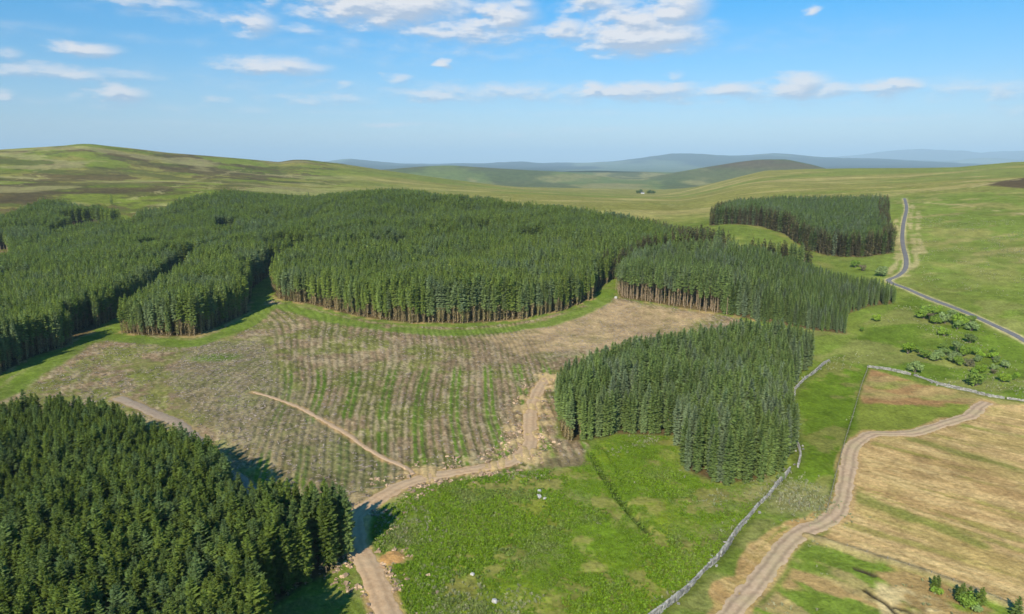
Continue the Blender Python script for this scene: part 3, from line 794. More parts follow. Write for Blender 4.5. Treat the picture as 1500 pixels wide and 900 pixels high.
# one 'stuff' object: prototypes and scatter points in one mesh, spread by geometry nodes
def scatter_group():
    ng = bpy.data.node_groups.get('scatter_by_kind')
    return ng
def stuff(name, protos, mats, pts, rot, scl, idx, label, cat, group=None, tilt=None):
    nv = sum(len(p.v) for p in protos); npt = len(pts)
    me = bpy.data.meshes.new(name)
    allv = []; fs = []; ms = []; sh = []; pid = []
    for k, p in enumerate(protos):
        b = len(allv); allv += p.v; sh += p.a; pid += [k] * len(p.v)
        fs += [tuple(i + b for i in f) for f in p.f]; ms += p.m
    allv += [tuple(p) for p in np.asarray(pts).tolist()]
    sh += [.5] * npt; pid += [-1] * npt
    me.from_pydata(allv, [], fs)
    for m in mats: me.materials.append(m)
    me.polygons.foreach_set('material_index', ms)
    def att(n, t, v, key='value'):
        a = me.attributes.new(n, t, 'POINT'); a.data.foreach_set(key, np.asarray(v).ravel())
    att('shade', 'FLOAT', np.array(sh, np.float32))
    att('kind_id', 'INT', np.array(pid, np.int32))
    att('pick', 'INT', np.concatenate([np.full(nv, -1), idx]).astype(np.int32))
    rr = np.zeros((nv + npt, 3), np.float32); rr[nv:, 2] = rot
    if tilt is not None: rr[nv:, :2] = tilt
    att('turn', 'FLOAT_VECTOR', rr, 'vector')
    ss = np.ones((nv + npt, 3), np.float32); ss[nv:] = scl if np.ndim(scl) == 2 else np.asarray(scl)[:, None]
    att('size', 'FLOAT_VECTOR', ss, 'vector')
    me.update()
    o = bpy.data.objects.new(name, me); COL.objects.link(o)
    ng = bpy.data.node_groups.new('scatter_' + name, 'GeometryNodeTree')
    ng.interface.new_socket('Geometry', in_out='INPUT', socket_type='NodeSocketGeometry')
    ng.interface.new_socket('Geometry', in_out='OUTPUT', socket_type='NodeSocketGeometry')
    gi = ng.nodes.new('NodeGroupInput'); go = ng.nodes.new('NodeGroupOutput'); jn = ng.nodes.new('GeometryNodeJoinGeometry')
    def named(n, t):
        a = ng.nodes.new('GeometryNodeInputNamedAttribute'); a.data_type = t; a.inputs[0].default_value = n
        return a.outputs[0]
    def eq(s, k):
        c = ng.nodes.new('FunctionNodeCompare'); c.data_type = 'INT'; c.operation = 'EQUAL'
        ng.links.new(s, c.inputs[2]); c.inputs[3].default_value = k; return c.outputs[0]
    kid, pick = named('kind_id', 'INT'), named('pick', 'INT')
    turn, size = named('turn', 'FLOAT_VECTOR'), named('size', 'FLOAT_VECTOR')
    er = ng.nodes.new('FunctionNodeEulerToRotation'); ng.links.new(turn, er.inputs[0])
    for k in range(len(protos)):
        sp = ng.nodes.new('GeometryNodeSeparateGeometry'); sp.domain = 'POINT'
        ng.links.new(gi.outputs[0], sp.inputs[0]); ng.links.new(eq(kid, k), sp.inputs[1])
        s2 = ng.nodes.new('GeometryNodeSeparateGeometry'); s2.domain = 'POINT'
        ng.links.new(gi.outputs[0], s2.inputs[0]); ng.links.new(eq(pick, k), s2.inputs[1])
        mp = ng.nodes.new('GeometryNodeMeshToPoints'); ng.links.new(s2.outputs[0], mp.inputs[0])
        ip = ng.nodes.new('GeometryNodeInstanceOnPoints')
        ng.links.new(mp.outputs[0], ip.inputs['Points']); ng.links.new(sp.outputs[0], ip.inputs['Instance'])
        ng.links.new(er.outputs[0], ip.inputs['Rotation']); ng.links.new(size, ip.inputs['Scale'])
        ng.links.new(ip.outputs[0], jn.inputs[0])
    ng.links.new(jn.outputs[0], go.inputs[0])
    md = o.modifiers.new('scatter', 'NODES'); md.node_group = ng
    return tag(o, label, cat, group, 'stuff')

def jgrid(poly, sp, jit=.38, seed=0):
    lo, hi = poly.min(0), poly.max(0)
    gx, gy = np.meshgrid(np.arange(lo[0], hi[0], sp), np.arange(lo[1], hi[1], sp))
    r = np.random.default_rng(seed)
    x = gx.ravel() + r.uniform(-jit, jit, gx.size) * sp; y = gy.ravel() + r.uniform(-jit, jit, gx.size) * sp
    sd = sdpoly(x, y, poly)
    return x, y, sd

def build_woods():
    # ---- kinds of tree
    near_kinds = [conifer(100 + i, 14.5, 1.45 + .1 * (i % 4), .10 + .05 * (i % 2), 32, 9, 6, .3, .4) for i in range(6)]
    near_bare = [conifer(140 + i, 15, 1.5, .48, 19, 7, 5, 1.0, .5) for i in range(2)]
    mid_full = [conifer(200 + i, 16, 1.42 + .1 * i, .02 + .015 * i, 34, 9, 4, 0, .40) for i in range(4)]
    mid_bare = [conifer(230 + i, 18, 1.65 + .08 * i, .32 + .07 * i, 18, 8, 2, 2.8, .5) for i in range(4)]
    clear_bare = [conifer(250 + i, 18, 1.6, .5 + .04 * i, 16, 8, 2, .5, .6) for i in range(3)]
    for_full = [conifer(260 + i, 18, 1.5 + .1 * i, .14 + .05 * i, 26, 8, 2, .9, .36) for i in range(4)]
    far_full = [conifer(300 + i, 18, 1.65 + .1 * i, .4, 18, 7, 0, 0, .42) for i in range(4)]
    far_low = [conifer(340 + i, 18, 1.8, .05, 22, 7, 0, 0, .35) for i in range(3)]
    # ---- A: dark plantation at the lower left
    x, y, sd = jgrid(POLY_A, 2.0, .40, 1)
    k = (sd > .6); x, y, sd = x[k], y[k], sd[k]
    z = H(x, y); r = np.random.default_rng(11)
    hs = r.normal(.90, .05, len(x)) + (fbm(x, y, 12, 6, 2) - .5) * .2; hs = np.clip(hs, .68, 1.1) * lerp(1, .82, sstep(135, 160, np.hypot(x, y)))
    depth = y * CP + (CAMH - z - 12) * SP; up = -(CAMH - z - 12) * CP + y * SP
    u = 750 + 1000 * x / depth; v = 450 - 1000 * up / depth
    inview = (u > 8) & (u < 1490) & (v < 880) & (depth > 20)
    size = np.where(inview, 1 / depth, 0)
    order = np.argsort(-size)[:300]
    chosen = np.zeros(len(x), bool); chosen[order] = True
    rz = r.uniform(0, 6.28, len(x)); kd = r.integers(0, 6, len(x))
    notch = P(318, 706)
    bare = (sd < 5) & (np.hypot(x - notch[0], y - notch[1]) < 16)
    cm = []
    for i, (c, t, d) in enumerate(near_kinds + near_bare):
        cm.append((merged([(c, 0), (d, 1)], None).data('crown', [M['needle'], M['dead']]), t.data('trunk', [M['bark']], True)))
    track_edge = dline(x, y, MAIN_TRACK)
    protos = {}
    for i in np.nonzero(chosen)[0]:
        kk = int(kd[i]) if not bare[i] else 6 + int(kd[i]) % 2
        e = empty('spruce_tree', (x[i], y[i], z[i]), rz[i], (hs[i] * r.uniform(.92, 1.08), hs[i] * r.uniform(.92, 1.08), hs[i]))
        if bare[i]: lab = 'spruce with bare brown lower trunk facing the rear track'
        elif track_edge[i] < 12: lab = 'spruce with green branches to the ground beside the dirt track'
        else: lab = 'dark green spruce inside the dense plantation at the lower left'
        tag(e, lab, 'tree', 'spruces of the lower left plantation')
        if kk not in protos:
            c = bpy.data.objects.new('crown', cm[kk][0]); t = bpy.data.objects.new('trunk', cm[kk][1]); protos[kk] = (c, t)
        else:
            c, t = protos[kk][0].copy(), protos[kk][1].copy()
        COL.objects.link(c); COL.objects.link(t); c.parent = e; t.parent = e
    nk = [merged([(c, 0), (d, 1), (t, 2)], None) for c, t, d in near_kinds[:4] + near_bare]
    rest = ~chosen
    idx = np.where(bare[rest], 4 + kd[rest] % 2, kd[rest] % 4)
    stuff('spruce_plantation', nk, [M['needle'], M['dead'], M['bark']], np.stack([x, y, z], 1)[rest], rz[rest], hs[rest], idx,
          'rear and outer part of the dark spruce plantation at lower left', 'wood')
    # ---- B: young blue-green block beside the walls
    x, y, sd = jgrid(POLY_B, 2.1, .38, 2); sd = sd + (fbm(x, y, 7, 19, 2) - .5) * 3; k = sd > .5; x, y, sd = x[k], y[k], sd[k]
    z = H(x, y); hs = np.clip(r.normal(1, .055, len(x)) + (fbm(x, y, 14, 6, 2) - .5) * .22, .75, 1.15) * lerp(.76, 1, sstep(.3, 11, sd))
    lft = P(830, 650); bare = (np.hypot(x - lft[0], y - lft[1]) < 14) & (x < lft[0] + 4)
    idx = np.where(bare, 4 + r.integers(0, 2, len(x)), r.integers(0, 4, len(x)))
    mk = [merged([(c, 0), (d, 1), (t, 2)], None) for c, t, d in mid_full + mid_bare[:2]]
    hs = np.where(bare, hs * .85, hs)
    stuff('sitka_block', mk, [M['needle_blue'], M['dead'], M['bark']], np.stack([x, y, z], 1), r.uniform(0, 6.28, len(x)), hs, idx,
          'dense blue green spruce block between the felled ground and the dry stone wall', 'wood')
    # ---- C: block behind with bare stems along the felled edge
    x, y, sd = jgrid(POLY_C, 2.3, .38, 3); sd = sd + (fbm(x, y, 7, 20, 2) - .5) * 2.5; k = sd > .4; x, y, sd = x[k], y[k], sd[k]
    z = H(x, y); hs = np.clip(r.normal(1.0, .045, len(x)) + (fbm(x, y, 16, 6, 2) - .5) * .15, .8, 1.18)
    uu = np.interp(np.arctan2(x, y), AZF, UF)
    bare = (uu < 1075 + r.uniform(-15, 15, len(x))) & (sd < 14)
    hs = hs * lerp(1, .5, sstep(1090, 1310, uu + (sd < 6) * 20)) * lerp(.8, 1, sstep(.3, 6, sd))
    idx = np.where(bare, 4 + r.integers(0, 3, len(x)), r.integers(0, 4, len(x)))
    ck = [merged([(c, 0), (d, 1), (t, 2)], None) for c, t, d in mid_full + clear_bare]
    stuff('conifer_block', ck, [M['needle_blue'], M['dead'], M['bark']], np.stack([x, y, z], 1), r.uniform(0, 6.28, len(x)), hs, idx,
          'conifer block with tall bare stems facing the pinkish felled slope', 'wood')
    # ---- D: the big forest
    x, y, sd = jgrid(POLY_D, 2.2, .40, 4)
    sd = sd + (fbm(x, y, 8, 18, 3) - .5) * 5
    k = sd > .4; x, y, sd = x[k], y[k], sd[k]
    for ln, w in RIDES:
        dr = dline(x, y, ln) + (fbm(x, y, 9, 23, 2) - .5) * 4; k = dr > w; x, y, sd = x[k], y[k], np.minimum(sd[k], dr[k] - w)
    for pl in CLEARINGS:
        dc = -sdpoly(x, y, pl); k = dc > 0; x, y, sd = x[k], y[k], np.minimum(sd[k], dc[k])
    c_in = sdpoly(x, y, POLY_C); k = c_in < -1; x, y, sd = x[k], y[k], sd[k]
    gaps = fbm(x, y, 22, 5, 3); k = gaps > .245; x, y, sd, gaps = x[k], y[k], sd[k], gaps[k]
    d = np.hypot(x, y); z = H(x, y)
    uu = np.interp(np.arctan2(x, y), AZF, UF)
    hs = np.clip(r.normal(1.0, .042, len(x)) + (fbm(x, y, 40, 8, 3) - .5) * .5 + (fbm(x, y, 9, 9, 2) - .5) * .08, .6, 1.2)
    hs = hs * lerp(.86, 1, sstep(-100, 350, uu))
    nearedge = (sd < 9) & (d < 420)
    bare_p = sstep(.38, .55, fbm(x, y, 9, 14, 2))
    bare = nearedge & (r.random(len(x)) < .38 + .55 * bare_p)
    hs = np.where(nearedge & (sd < 3), hs * r.uniform(.72, 1.03, len(x)), hs)
    brown = (uu > 985) | ((sd < 6) & (uu > 880) & (d > 380))
    idx = r.integers(0, 4, len(x)) + np.where(d > 430, 8, 0)
    idx = np.where(~nearedge & (d <= 430), r.integers(0, 4, len(x)), idx)
    idx = np.where(nearedge & ~bare & (d <= 430), r.integers(0, 4, len(x)), idx)
    idx = np.where(bare, 4 + r.integers(0, 4, len(x)), idx)
    brn = brown & (r.random(len(x)) < .6)
    idx = np.where(brn, 12 + r.integers(0, 2, len(x)), idx)
    dk = [merged([(c, 0), (dd, 1), (t, 2)], None) for c, t, dd in for_full + mid_bare]
    dk += [merged([(c, 0), (dd, 1), (t, 2)], None) for c, t, dd in far_full]
    dk += [merged([(c, 3), (t, 2)], None) for c, t, dd in far_low[:2]]
    stuff('spruce_forest', dk, [M['needle_far'], M['dead'], M['bark'], M['larch']], np.stack([x, y, z], 1), r.uniform(0, 6.28, len(x)), hs, idx,
          'large green spruce forest spreading over the knoll behind the felled ground', 'forest')
    print('forest trees', len(x))
    # ---- E: rectangular plantation by the lane
    x, y, sd = jgrid(POLY_E, 2.5, .40, 6); k = sd > .4; x, y, sd = x[k], y[k], sd[k]
    z = H(x, y); hs = np.clip(r.normal(.78, .05, len(x)), .6, .95)
    edge = (sd < 7)
    idx = np.where(edge, 4 + r.choice(3, len(x), p=[.33, .32, .35]), r.integers(0, 4, len(x)))
    ek = [merged([(c, 0), (dd, 1), (t, 2)], None) for c, t, dd in far_full]
    ek += [merged([(c, 1), (t, 2)], None) for c, t, dd in far_low[:2]] + [merged([(far_low[2][0], 0), (far_low[2][1], 2)], None)]
    stuff('conifer_shelterbelt', ek, [M['needle_blue'], M['larch'], M['bark']], np.stack([x, y, z], 1), r.uniform(0, 6.28, len(x)), hs, idx,
          'oblong conifer plantation with browned edges beside the narrow lane', 'wood')

# ------------------------------------------------------------------ bushes
def bush_mesh(seed, rad, h, n=900, lobes=7, leaf=.26):
    r = random.Random(seed); cr, tk = MB(), MB()
    cs = []
    for k in range(lobes):
        az = r.uniform(0, 6.28); q = rad * math.sqrt(r.random()) * .62
        cs.append((np.array([q * math.cos(az), q * math.sin(az), h * r.uniform(.30, .76)]), rad * r.uniform(.34, .6)))
        c = cs[-1][0]
        tk.tube([(c[0] * .08, c[1] * .08, -.1), c * np.array([.5, .5, .5]), c], [.085, .05, .02], 5, 0, .5, False)
    for k in range(n):
        c, q = cs[k % lobes]
        v = np.array([r.gauss(0, 1), r.gauss(0, 1), r.gauss(0, 1)]); v /= np.linalg.norm(v)
        p = c + v * q * (r.random() ** .4) * np.array([1, 1, .85]) * r.uniform(.85, 1.15)
        p[2] = max(p[2], .1 + .3 * r.random())
        nrm = v + np.array([r.gauss(0, .5), r.gauss(0, .5), r.gauss(0, .5) + .3]); nrm /= np.linalg.norm(nrm)
        a = np.cross(nrm, (r.gauss(0, 1), r.gauss(0, 1), r.gauss(0, 1))); a /= np.linalg.norm(a); b = np.cross(nrm, a)
        s = leaf * r.uniform(.6, 1.4)
        cr.face([p - a * s, p + b * s * .55, p + a * s, p - b * s * .55], 0, min(1, max(0, .5 + r.gauss(0, .2))))
    return cr, tk

# photo px of the foot, crown width in px, kind, label
BUSHES = [
    (1283, 471, 12, 'leaf_gold', 'small round green bush alone on the meadow below the conifer corner'),
    (1262, 486, 8, 'leaf', 'tiny dark bush just below the end of the bare stemmed conifer block'),
    (1291, 405, 17, 'leaf_pale', 'grey green round bush beside the lane bend'),
    (1253, 392, 13, 'leaf', 'low dark scrub near the foot of the oblong plantation'),
    (1263, 397, 9, 'leaf_brown', 'brownish low scrub beside darker scrub near the oblong plantation'),
    (1354, 467, 21, 'leaf', 'tall dark green bush at the left end of the upper thicket'),
    (1371, 460, 14, 'leaf_gold', 'bright green bush behind the upper thicket near the lane'),
    (1363, 470, 11, 'leaf_brown', 'brown twiggy bush between two green ones in the upper thicket'),
    (1370, 475, 13, 'leaf_gold', 'yellow green low bush at the front of the upper thicket'),
    (1384, 474, 19, 'leaf_pale', 'large pale grey green bush in the middle of the upper thicket'),
    (1396, 466, 13, 'leaf_pale', 'small pale bush behind the bright ones of the upper thicket'),
    (1406, 478, 20, 'leaf_gold', 'largest bright yellow green bush of the upper thicket'),
    (1402, 483, 13, 'leaf', 'mid green low bush at the front right of the upper thicket'),
    (1421, 471, 11, 'leaf', 'mid green bush close to the lane at the thicket end'),
    (1423, 485, 15, 'leaf_pale', 'pale bush at the right end of the upper thicket'),
    (1383, 493, 14, 'leaf_gold', 'lone flat green bush just below the upper thicket'),
    (1330, 519, 16, 'leaf_gold', 'bright yellow green bush at the left end of the lower scatter'),
    (1346, 518, 12, 'leaf', 'mid green small bush second from the left in the lower scatter'),
    (1355, 526, 17, 'leaf', 'broad low green bush in the lower scatter'),
    (1371, 529, 17, 'leaf_pale', 'pale topped round bush left of the scatter middle'),
    (1340, 546, 17, 'leaf_pale', 'pale silvery bush standing alone above the long stone wall'),
    (1381, 513, 13, 'leaf', 'dark green bush at the back of the lower scatter'),
    (1384, 522, 14, 'leaf_pale', 'pale green bush in front of a dark one in the lower scatter'),
    (1402, 516, 15, 'leaf', 'dark broad bush in the middle of the lower scatter'),
    (1413, 522, 16, 'leaf_gold', 'bright yellow green bush in the middle of the lower scatter'),
    (1397, 530, 15, 'leaf_pale', 'pale green bush at the front of the scatter middle'),
    (1403, 535, 13, 'leaf', 'mid green bush at the lowest front of the scatter middle'),
    (1420, 503, 15, 'leaf', 'flat topped bush at the upper edge of the lower scatter'),
    (1429, 521, 14, 'leaf', 'dull green bush right of the bright middle bush'),
    (1420, 537, 15, 'leaf_brown', 'brown leafless round bush in the lower scatter'),
    (1437, 525, 11, 'leaf_gold', 'small lime green bush right of the brown one'),
    (1432, 530, 11, 'leaf_pale', 'small grey bush between the brown and lime bushes'),
    (1447, 524, 7, 'leaf', 'tiny green bush right of the lime bush'),
    (1455, 518, 10, 'leaf', 'dark small bush near the top right of the lower scatter'),
    (1454, 526, 11, 'leaf_gold', 'lime green bush with a trailing right side'),
    (1459, 531, 9, 'leaf', 'low green bush below the trailing lime bush'),
    (1436, 546, 14, 'leaf_gold', 'upright lime green bush behind the largest lower bush'),
    (1427, 548, 10, 'leaf', 'low mid green bush left of the upright lime bush'),
    (1429, 566, 23, 'leaf', 'largest dark green bush close to the long stone wall'),
    (1457, 543, 10, 'leaf_pale', 'pale small tree with thin crown right of the lime bush'),
    (1455, 548, 8, 'leaf_brown', 'brownish small bush under the thin pale tree'),
    (1473, 539, 11, 'leaf_pale', 'pale round bush alone near the right edge'),
    (1470, 560, 14, 'leaf_gold', 'tall bright green bush near the right end of the scatter'),
    (1482, 557, 9, 'leaf', 'small mid green bush between two brighter ones at right'),
    (1489, 553, 8, 'leaf_gold', 'small lime bush last at the right end of the scatter'),
    (1143, 703, 13, 'leaf_pale', 'small pale tree growing through the gap in the stone wall'),
]
def build_bushes():
    mats = ['leaf', 'leaf_pale', 'leaf_gold', 'leaf_brown']
    pro = {}
    for m in mats:
        pro[m] = []
        for i in range(3):
            c, t = bush_mesh(500 + i * 7 + len(m), 2.0, 3.9, 1300 if m != 'leaf_brown' else 800, 7 + i)
            pro[m].append((c.data('crown', [M[m]]), t.data('trunk', [M['wood']])))
    r = random.Random(3)
    for k, (u, v, w, m, lab) in enumerate(BUSHES):
        p = P(u, v); d = math.hypot(*p)
        rad = w / 1000 * math.hypot(d, CAMH) / 2 * .98
        s = rad / 2.0
        e = empty('bush', (p[0], p[1], float(H(p[0], p[1])) - .05), r.uniform(0, 6.28), (s * r.uniform(.9, 1.15), s * r.uniform(.9, 1.15), s * r.uniform(.8, 1.05)))
        tag(e, lab, 'bush', 'bushes scattered on the meadow' if u > 1300 and v > 440 else None)
        c, t = pro[m][k % 3]
        for n, me in (('crown', c), ('trunk', t)):
            o = bpy.data.objects.new(n, me); COL.objects.link(o); o.parent = e

# ------------------------------------------------------------------ walls, fences, rocks, farm
def stone_wall(name, line, h, w, label, group=None, gaps=0.0):
    mb = MB(); r = random.Random(len(label))
    line = np.asarray(line)
    seg = np.linalg.norm(np.diff(line, axis=0), axis=1); L = np.concatenate([[0], np.cumsum(seg)])
    s = 0.0
    while s < L[-1]:
        st = r.uniform(.45, .85)
        x = np.interp(s, L, line[:, 0]); y = np.interp(s, L, line[:, 1])
        x2 = np.interp(min(s + .5, L[-1]), L, line[:, 0]); y2 = np.interp(min(s + .5, L[-1]), L, line[:, 1])
        rz = math.atan2(y2 - y, x2 - x) if s + .5 <= L[-1] else rz
        wob = (vnoise(np.array([s]), np.array([0.]), 9.0, 5)[0] - .5) * .5
        x += -math.sin(rz) * wob; y += math.cos(rz) * wob
        z = float(H(x, y))
        if r.random() < .06: s += st; continue
        hh = h * (.55 + .75 * vnoise(np.array([s]), np.array([7.]), 9.0, 3)[0])
        nl = 3
        for q in range(nl):
            for sgn in (-1, 1):
                ww = w * (1 - .28 * q / nl) / 2
                mb.block((x - math.sin(rz) * sgn * ww * .5 + r.uniform(-.06, .06), y + math.cos(rz) * sgn * ww * .5 + r.uniform(-.06, .06), z + hh * (q + .4) / nl - .05), (st * r.uniform(.85, 1.15), ww * r.uniform(.9, 1.2), hh / nl * r.uniform(1.0, 1.25)), rz + r.uniform(-.12, .12), .05, 0, r.random())
        if r.random() < .8:
            mb.block((x, y, z + hh * 1.02), (st * .8, w * .5, .16), rz + r.uniform(-.3, .3), .05, 0, min(1, r.random() + .2))
        if r.random() < .12:
            a = r.choice((-1, 1)) * r.uniform(.5, 1.3)
            mb.block((x - math.sin(rz) * a, y + math.cos(rz) * a, z + .1), (.45, .4, .3), r.uniform(0, 3), .09, 0, r.random())
        s += st
    return tag(mb.build(name, [M['stone']]), label, 'wall', group)

def fence(name, line, label, step, h=1.2):
    line = np.asarray(line)
    seg = np.linalg.norm(np.diff(line, axis=0), axis=1); L = np.concatenate([[0], np.cumsum(seg)])
    n = int(L[-1] / step) + 1
    s = np.linspace(0, L[-1], n); x = np.interp(s, L, line[:, 0]); y = np.interp(s, L, line[:, 1]); z = H(x, y)
    root = empty(name, (x[0], y[0], z[0])); tag(root, label, 'fence')
    pb = MB(); pb.tube([(0, 0, -.3), (0, 0, h * .6), (0, 0, h)], [.055, .05, .045], 6)
    me = pb.data('post', [M['post']])
    for i in range(n):
        o = bpy.data.objects.new('post', me); COL.objects.link(o); o.parent = root
        o.location = (x[i] - x[0], y[i] - y[0], z[i] - z[0]); o.rotation_euler = (random.uniform(-.06, .06), random.uniform(-.06, .06), random.uniform(0, 3))
    for k, f in enumerate((.35, .62, .9)):
        w = MB(); w.tube([(x[i] - x[0], y[i] - y[0], z[i] - z[0] + h * f) for i in range(n)], [.008] * n, 4)
        w.build('wire', [M['wire']], root)
    return root

def rock(u, v, sz, label, mat='boulder', group=None, seed=0):
    import bmesh
    p = P(u, v); r = random.Random(seed)
    bm = bmesh.new(); bmesh.ops.create_icosphere(bm, subdivisions=3, radius=1)
    ph = [r.uniform(0, 6) for _ in range(6)]
    for vv in bm.verts:
        c = vv.co
        k = 1 + .16 * math.sin(2.3 * c.x + ph[0]) + .14 * math.sin(3.1 * c.y + ph[1]) + .1 * math.sin(4.7 * c.z + ph[2]) + .06 * math.sin(7 * c.x + 5 * c.y + ph[3])
        vv.co = (max(-.8, min(.85, c.x * k)) * sz[0], max(-.85, min(.8, c.y * k)) * sz[1], max(-.5, min(.72, c.z * k)) * sz[2])
    me = bpy.data.meshes.new('boulder'); bm.to_mesh(me); bm.free(); me.materials.append(M[mat])
    at = me.attributes.new('shade', 'FLOAT', 'POINT'); at.data.foreach_set('value', [.5] * len(me.vertices))
    o = bpy.data.objects.new('boulder', me); COL.objects.link(o)
    o.location = (p[0], p[1], float(H(*p)) + sz[2] * .25); o.rotation_euler = (r.uniform(-.15, .15), r.uniform(-.15, .15), r.uniform(0, 3))
    return tag(o, label, 'rock', group)

def build_small():
    stone_wall('dry_stone_wall', WALL_A[0], 1.0, .44, 'dry stone wall running from the bottom edge up to the spruce block corner')
    stone_wall('dry_stone_wall', WALL_A[1], 0.8, .42, 'tumbled stone wall along the right side of the blue green spruce block')
    stone_wall('dry_stone_wall', WALL_B, 0.7, .34, 'long grey stone wall between the meadow bushes and the hay field')
    fence('wire_fence', FENCE_A, 'long post and wire fence running down from the stone wall to the farm track', 3.0)
    fence('wire_fence', FENCE_B, 'short line of grey posts crossing the rushy patch by the wall', 1.8, 1.3)
    fence('wire_fence', DYKE[1:] + np.array([.0, -.1]), 'wire fence on the low bank below the hay field', 3.2, 1.0)
    rock(790, 721, (.8, .5, .45), 'flat pale boulder behind the other two on bright moss')
    rock(790, 729, (.65, .5, .55), 'grey upright boulder in front on bright moss', seed=2)
    rock(798, 731, (.5, .4, .36), 'small white boulder touching the grey one on bright moss', seed=3)
    rock(725, 882, (.55, .45, .5), 'lone white stone in the bracken near the bottom edge', seed=4)
    rock(902, 437, (.9, .8, .8), 'pale boulder at the corner of the bare stemmed conifers', seed=5)
    rock(692, 842, (.4, .4, .35), 'small pale stone among the bracken left of the lone white stone', seed=6)
    # small conifers at the bottom right
    r = random.Random(5)
    c, t, d = conifer(901, 3.1, .85, .04, 13, 6, 3, 0); cm = c.data('crown', [M['needle']]); tm = t.data('trunk', [M['bark']])
    for (u, v, s, lab) in ((1367, 862, .75, 'small dark spruce left of a bush on the low bank'), (1373, 860, .7, 'small dark spruce touching its left twin on the low bank'),
                           (1404, 880, .8, 'young spruce at the left of the bottom right clump'), (1409, 878, .95, 'tallest young spruce of the bottom right clump'),
                           (1419, 882, .9, 'young spruce right of the tallest one in the clump'), (1437, 886, 1.0, 'young spruce standing apart between clump and corner'),
                           (1490, 903, 1.1, 'dark young spruce in the bottom right corner')):
        p = P(u, v); e = empty('young_spruce', (p[0], p[1], float(H(*p))), r.uniform(0, 6), s)
        tag(e, lab, 'tree', 'young spruces along the low bank')
        for n, me in (('crown', cm), ('trunk', tm)):
            o = bpy.data.objects.new(n, me); COL.objects.link(o); o.parent = e
    for (u, v, w, m, lab) in ((1371, 870, 14, 'leaf_gold', 'bright green low bush under the twin dark spruces'), (1412, 890, 26, 'leaf', 'broad dark green bush filling the bottom right clump'), (1432, 897, 16, 'leaf_pale', 'pale green bush at the right of the bottom right clump')):
        p = P(u, v); rad = w / 1000 * math.hypot(math.hypot(*p), CAMH) / 2
        c, t = bush_mesh(700 + u, rad, rad * 1.3, 1000, 7, .17)
        e = empty('bush', (p[0], p[1], float(H(*p)) - .05)); tag(e, lab, 'bush')
        c.build('crown', [M[m]], e); t.build('trunk', [M['wood']], e)
    # a lone tree on the hill
    p = P(164, 300); c, t, d = conifer(905, 11, 2.2, .12, 14, 7, 0, 0, .6)
    e = empty('spruce_tree', (p[0], p[1], float(H(*p)))); tag(e, 'lone small tree on the open hillside above the forest', 'tree')
    c.build('crown', [M['needle_far']], e); t.build('trunk', [M['bark']], e)
    # farmhouse and its trees, far across the moor
    p = PD(941, 1640); z = float(H(*p))
    e = empty('farmhouse', (p[0], p[1], z), .1, .5); tag(e, 'tiny white farmhouse between two clumps of trees across the moor', 'house')
    b = MB(); b.block((0, 0, 2.4), (15, 7, 5.2)); b.mesh([(-7.5, -3.5, 5.0), (-7.5, 3.5, 5.0), (-7.5, 0, 8.0)], [(0, 1, 2)]); b.mesh([(7.5, -3.5, 5.0), (7.5, 3.5, 5.0), (7.5, 0, 8.0)], [(0, 2, 1)])
    b.build('wall', [M['white']], e)
    rf = MB()
    for s in (-1, 1): rf.mesh([(-7.9, s * 4.0, 4.7), (7.9, s * 4.0, 4.7), (7.9, 0, 8.15), (-7.9, 0, 8.15), (-7.9, s * 4.0, 4.5), (7.9, s * 4.0, 4.5)], [(0, 1, 2, 3), (0, 4, 5, 1)])
    ro = rf.build('roof', [M['slate']], e)
    for sx in (-6.6, 6.6):
        ch = MB(); ch.block((sx, 0, 8.6), (1, .9, 1.6)); ch.build('chimney', [M['white']], ro)
    for sx in (-5, -1.8, 1.8, 5):
        w = MB(); w.block((sx, -3.52, 2.6), (1.0, .08, 1.3)); w.build('window', [M['glass']], e)
    for k, (u, dd, s, lab) in enumerate(((934, 1650, 1.0, 'dark round tree left of the far white farmhouse'), (938.5, 1665, 1.15, 'dark tree just behind the left gable of the far farmhouse'), (949, 1650, 1.0, 'dark tree just right of the far white farmhouse'), (954, 1640, 1.2, 'largest dark tree right of the far white farmhouse'), (957.5, 1650, .85, 'outermost dark tree right of the far farmhouse'))):
        p = PD(u, dd); c, t = bush_mesh(800 + k, 5.2, 8.5, 600, 8, 1.0)
        tk = MB(); tk.tube([(0, 0, -.3), (0, 0, 2), (0, 0, 5)], [.4, .3, .15], 6)
        e = empty('broadleaf_tree', (p[0], p[1], float(H(*p))), 0, s); tag(e, lab, 'tree', 'trees round the far farmhouse')
        c.build('crown', [M['needle']], e); tk.build('trunk', [M['wood']], e)

# ------------------------------------------------------------------ ground cover
def tuft(seed, n, h, spread, width, droop):
    r = random.Random(seed); mb = MB()
    for k in range(n):
        az = r.uniform(0, 6.28); e = np.array([math.cos(az), math.sin(az), 0]); sd = np.array([-math.sin(az), math.cos(az), 0])
        o = e * spread * r.random() * .5; hh = h * r.uniform(.6, 1.15)
        m = o + e * spread * .5 + np.array([0, 0, hh]); t = o + e * spread * r.uniform(.8, 1.3) + np.array([0, 0, hh * (1 - droop)])
        w = width * r.uniform(.6, 1.2); s = r.random()
        mb.face([o - sd * w * .3, o + sd * w * .3, m + sd * w, m - sd * w], 0, s); mb.face([m - sd * w, m + sd * w, t], 0, s)
    return mb
def inpoly(poly, n, seed, keep=None):
    r = np.random.default_rng(seed); lo, hi = poly.min(0), poly.max(0)
    x = r.uniform(lo[0], hi[0], n); y = r.uniform(lo[1], hi[1], n)
    k = sdpoly(x, y, poly) > .3
    return x[k], y[k]
